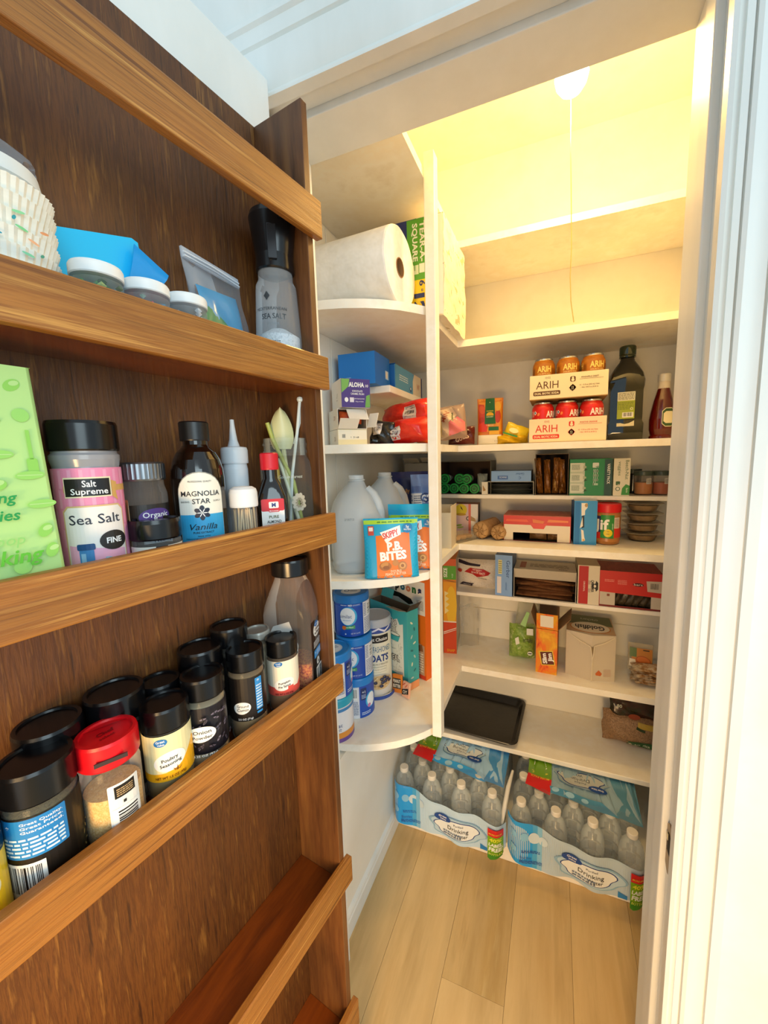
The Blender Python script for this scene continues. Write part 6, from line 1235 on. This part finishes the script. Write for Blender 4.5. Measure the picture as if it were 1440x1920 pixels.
def p_sp(d):
    d.rect('#e6e4e2', -10, 22.5, 10, 33.8); d.rect('#e2741c', -10, .2, 10, 22.4)
    for t, c, xx in (('S', '#2a3a8a', -4.8), ('p', '#1a1a1c', -2.4), ('o', '#2a6a8a', .2), ('o', '#c87a5a', 2.8), ('n', '#1f6a3a', 5.4), ('s', '#1f2a5a', 7.9)): d.text(t, xx, 29.6, 2.6, c, bold=.06)
    d.poly('#16120e', [(-10, 26.0), (-2, 26.6), (3, 25.0), (5, 25.8), (4, 27.2), (-1, 28.2), (-10, 28.6)]); d.lines('#8a8a8a', 6.5, 24, 9.4, 27.5, 7, 3); d.poly('#c2a08a', [(2.0, 2.2), (9.4, 1.2), (9.6, 12.0), (5.0, 13.0), (2.6, 9.0)]); d.poly('#8a5a3a', [(5.0, 11.0), (8.6, 12.4), (9.0, 10.0), (6.0, 9.6)]); d.lines('#f0e6da', 3.0, 2.4, 9.0, 9.4, 8, 5); d.rect('#c83a1c', -10, .2, 10, 1.6)
carton('cereal_box', 'big orange and white cereal box with multicoloured letters, behind teal one', 'box', (sx_, sy_, ZB), rzo, .20, .058, .345, {'*': '#e2741c'}, {'F': p_sp, 'R': lambda d: d.rect('#e86a1a', -2.8, .2, 2.8, 34.3)})

# ================================================================== WATER PACKS ON THE PLATFORM
ZP_ = .0632
wat = CLR('#f0f6f4', .30, .10)
capm = M('#e6e2d8', .4)
bot = None
def put_bottle(parent, x, y):
    global bot
    if bot is None:
        b = G().lathe([(.026, 0), (.031, .004), (.0325, .012), (.0325, .03), (.031, .034), (.0325, .038), (.0325, .060), (.031, .064), (.0325, .068), (.0325, .095), (.031, .100), (.0325, .106), (.0325, .125), (.0315, .14), (.027, .158), (.019, .172), (.0128, .180), (.0122, .184)], wat, 18).obj('bottle', parent, 50)
        c = G().lathe([(.0125, .1835), (.0142, .185), (.0142, .1975), (.0132, .1995), (0, .1995)], capm, 18).obj('cap', b, 40)
        bot = (b, c)
    else:
        b = bot[0].copy(); COL.objects.link(b); c = bot[1].copy(); COL.objects.link(c); c.parent = b; b.parent = parent
    b.location = (x, y, 0)
    return b
sky = '#2aa4f0'
def blot(cx2, cy2, w, h, n=40, s=0):
    return [(cx2 + w * (1 + .10 * sin(3 * a + s) + .05 * sin(7 * a + s)) * cos(a), cy2 + h * (1 + .12 * sin(2 * a + 1 + s) + .06 * sin(5 * a)) * sin(a)) for a in [2 * pi * i / n for i in range(n)]]
def pack(label, x0, xs, turn, handle, faded):
    P = thing('water_pack', label, 'water bottles', (0, 0, ZP_), 0, 'shrink-wrapped water packs'); P.scale = (1, 1, .945)
    Yf = 1.118
    for i in range(7):
        for x in xs[i % 2]: put_bottle(P, x, Yf + .0505 * i)
    L_, Rr_ = x0
    W = Rr_ - L_
    # front sleeve: scalloped film hugging the first row
    def fy(x, z):
        ph = (x - xs[0][0]) / .098 * 2 * pi
        return Yf - .0365 + .0085 * (1 - cos(ph)) * .5 + .004 * sin(30 * x + 14 * z)
    def edge(x):
        t = (x - L_) / W; e = min(t, 1 - t); r = .03
        return max(0, 1 - e * W / r) ** 2 * .030
    film = CLR('#dfeaf0', .07, .08)
    mp = lambda a, b, o: (a + L_, fy(a + L_, b) + edge(a + L_) - o * 3, b)
    q = D(.22); w = W * 100
    def strip(h, f0, f1, a=0., b=1., n=70):
        tris = []
        for i in range(n):
            ta, tb = a + (b - a) * i / n, a + (b - a) * (i + 1) / n
            A, B = (ta * w, f0(ta)), (tb * w, f0(tb)); C, E = (tb * w, f1(tb)), (ta * w, f1(ta)); tris += [(A, B, C), (A, C, E)]
        return q.tri(h, tris)
    top = lambda t: 15.6 - 5.4 * t + .5 * sin(9 * t)
    low = lambda t: .3 + .9 * (sin(14 * t + 1.2) * .5 + .5) * (1 - t * .3) - .6 * max(0, sin(5 * t - 1)) 
    strip('#c4def2' if not faded else '#bccfdc', low, top, 0, 1)
    strip(sky, lambda t: low(t), top, 0, .20); strip('#4cabe0', low, top, .20, .235); strip('#86c2e4', low, top, .235, .27); strip('#2a82c4', lambda t: low(t), lambda t: low(t) + 2.2 + sin(20 * t), .80, .86)
    for a, b, r in ((1.9, 11.2, 1.1), (5.2, 10.8, 1.2), (2.0, 6.2, 1.0), (7.9, 10.6, 1.6), (10.4, 10.2, 1.3)): q.ell('#8cc6ea' if a < 7 else '#cfe0ea', a, b, r, r * 1.15, 16)
    q.lines('#2f5fae', 4.4, 5.4, 9.6, 6.4, 2, 3); q.text('Bottles', 5.6, 3.4, 1.0, '#2f5fae', w=3.2, bold=0); q.lines('#2f5fae', 3.8, 1.8, 10.2, 3.0, 3, 5)
    cx2 = w * .60
    q.poly('#8fb6d2', blot(cx2, 5.3, 8.8, 4.4, 40, .6)); q.poly('#b9d3e4', blot(cx2, 5.3, 8.2, 4.0, 40, .9)); q.poly('#1d3f86', blot(cx2, 5.2, 6.9, 3.5)); q.poly('#eef1f0', blot(cx2, 5.2, 6.6, 3.25))
    q.ell('#1d4a96', cx2 - 4.4, 8.4, 2.7, 1.3, 24, -8); q.text('Great', cx2 - 4.4, 8.5, .75, '#ffffff', w=2.6, rot=-8); q.text('Value', cx2 - 4.3, 7.6, .6, '#ffffff', w=2.0, rot=-8)
    q.text('Purified', cx2 + .8, 6.9, .7, '#3a4c68', w=3.0, bold=0); q.text('Drinking', cx2 + .6, 5.0, 1.45, '#141a24', w=6.6, bold=.0); q.text('Water', cx2 + 1.6, 3.3, 1.25, '#141a24', w=4.2, bold=0); q.lines('#6a7a92', cx2 - 4.2, 2.6, cx2 + 2, 4.4, 2, 4)
    # red-green claim strip
    s0, s1 = w * .865, w * .985
    if faded: s0, s1 = w * .875, w * .985
    q.poly('#d8262a', [(s0, 10.4), (s1, 9.6), (s1, 7.0), (s0, 7.6)]); q.poly('#7fae1c', [(s0, 7.6), (s1, 7.0), (s1, .2), (s0 + .4, -.9), (s0, -.6)]); q.poly('#3f8a24', [(s0, 1.6), (s1, 1.2), (s1 - .2, -.4), (s0 + .8, -1.2), (s0, -.6)])
    mid_ = (s0 + s1) / 2; sw = s1 - s0
    q.text('40%', mid_, 5.6, 1.3, '#e8e83c', w=sw * .8, rot=-6, bold=.03); q.text('LABEL', mid_, 3.8, 1.2, '#f2f6e6', w=sw * .88, rot=-8, bold=.04); q.text('FREE', mid_, 2.0, 1.4, '#f2f6e6', w=sw * .88, rot=-8, bold=.04); q.text('BOTTLES', mid_, .6, .8, '#d8e858', w=sw * .88, rot=-8, bold=.02); q.text('MORE PACK', mid_, 8.2, .6, '#f4c83c', w=sw * .86, rot=-8)
    G().decal(q, mp, None, .5).obj('front_sleeve', P, 40)
    # printed film over the caps
    Y0, Y1 = Yf + .052, Yf + .345
    D_ = (Y1 - Y0) * 100
    zt = lambda x, y: .2045 + .0022 * sin(55 * x + 20 * y) + .002 * sin(48 * y) - max(0, (Yf + .07 - y)) * .12
    mt = lambda a, b, o: (a + L_, Y0 + b, zt(a + L_, Y0 + b) + o * 1.2)
    q = D(.2)
    a0 = w * .30
    q.poly('#a4cdf0' if not faded else '#93b2c4', [(a0, .4), (w * .60, -1.2), (w * .97, -2.6), (w * .98, D_), (a0, D_)]); q.poly('#36a2ec' if not faded else '#4a90b8', [(a0, .4), (w * .60, -1.2), (w * .82, -2.4), (w * .7, 1.2), (w * .5, 1.8), (a0, 2.6)]); q.poly('#4c98dc' if not faded else '#5890ac', [(w * .80, -2.0), (w * .97, -2.6), (w * .98, D_), (w * .84, D_), (w * .78, 8)])
    for a, b, r in ((.36, 1.6, 1.1), (.47, .8, 1.3), (.58, .4, 1.0)): q.ell('#9ccbe6', a * w, b, r, r * .7, 16)
    c3_ = w * .56
    q.poly('#5f8ab0', blot(c3_, 8.4, 8.2, 4.8, 40, .4)); q.poly('#a4c4da' if not faded else '#93a9b4', blot(c3_, 8.4, 7.8, 4.4, 40, .5)); q.poly('#1d3f86', blot(c3_, 8.0, 6.6, 3.4)); q.poly('#d9e2e6' if not faded else '#b9bfbc', blot(c3_, 8.0, 6.2, 3.1)); q.text('Drinking', c3_ - .6, 8.9, 1.5, '#141a24', w=6.2, rot=180, bold=.0); q.text('Purified', c3_ - .2, 7.2, .8, '#33445e', w=3.2, rot=180, bold=0); q.text('Water', c3_ - 1.2, 10.6, 1.2, '#33445e', w=3.6, rot=180, bold=0); q.ell('#1d4a96', c3_ + 4.6, 5.2, 2.6, 1.3, 24, -8); q.text('Great Value', c3_ + 4.6, 5.5, .7, '#ffffff', w=3.4, rot=172)
    s0, s1 = w * .14, w * .33
    q.poly('#d42226', [(s0 - .6, .6), (s1 - .4, -.8), (s1, 4.6), (s0, 5.2)]); q.poly('#6fa028', [(s0, 5.2), (s1, 4.6), (s1, D_ * .92), (s0, D_ * .92)]); q.poly('#3f8a2c', [(s0, 12), (s1, 11.6), (s1, D_ * .92), (s0, D_ * .92)])
    mid_ = (s0 + s1) / 2; sw = s1 - s0
    q.text('40%', mid_, 7.4, 1.5, '#e0d83c', w=sw * .7, rot=180, bold=.03); q.text('LABEL', mid_, 9.4, 1.6, '#eef2dc', w=sw * .85, rot=180, bold=.04); q.text('FREE', mid_, 11.8, 1.9, '#eef2dc', w=sw * .8, rot=180, bold=.04); q.text('BOTTLES', mid_, 14.0, 1.1, '#e0d83c', w=sw * .85, rot=180, bold=.02); q.text('MORE PACK', mid_, 4.8, .8, '#f4c83c', w=sw * .8, rot=180)
    G().decal(q, mt, None, 2.0).obj('top_film', P, 40)
    # clear stretch film from the sleeve over the shoulders to the printed top
    def ff(u, v):
        x = L_ + .004 + (W - .008) * u; tz = (top(u) - .6) * .01
        z = tz + (.2035 - tz) * min(1, v * 1.25) ; y = fy(x, z) - .001 + edge(x) + (v ** 1.6) * .085 + .003 * sin(60 * x + 9 * v)
        return (x, y, z)
    G().sheet(ff, 40, 8, film).obj('clear_film', P, 60)
    if handle: 
        G().tube([(Rr_ - .012, Yf - .010, .095), (Rr_ - .006, Yf - .006, .150), (Rr_ + .002, Yf + .03, .200), (Rr_ + .010, Yf + .09, .212)], [.004, .007, .007, .004], M('#d8d6ce', .35), 8).obj('carry_strap', P, 60)
    return P
pack('left shrink-wrapped water bottle pack with bright blue sleeve, against left wall', (-.492, -.118), ((-.455, -.357, -.259, -.161), (-.406, -.308, -.210)), 0, True, False)
pack('right shrink-wrapped water bottle pack with rumpled greyer sleeve, towards the jamb', (-.113, .262), ((-.074, .024, .122, .220), (-.025, .073, .171)), 0, False, True)
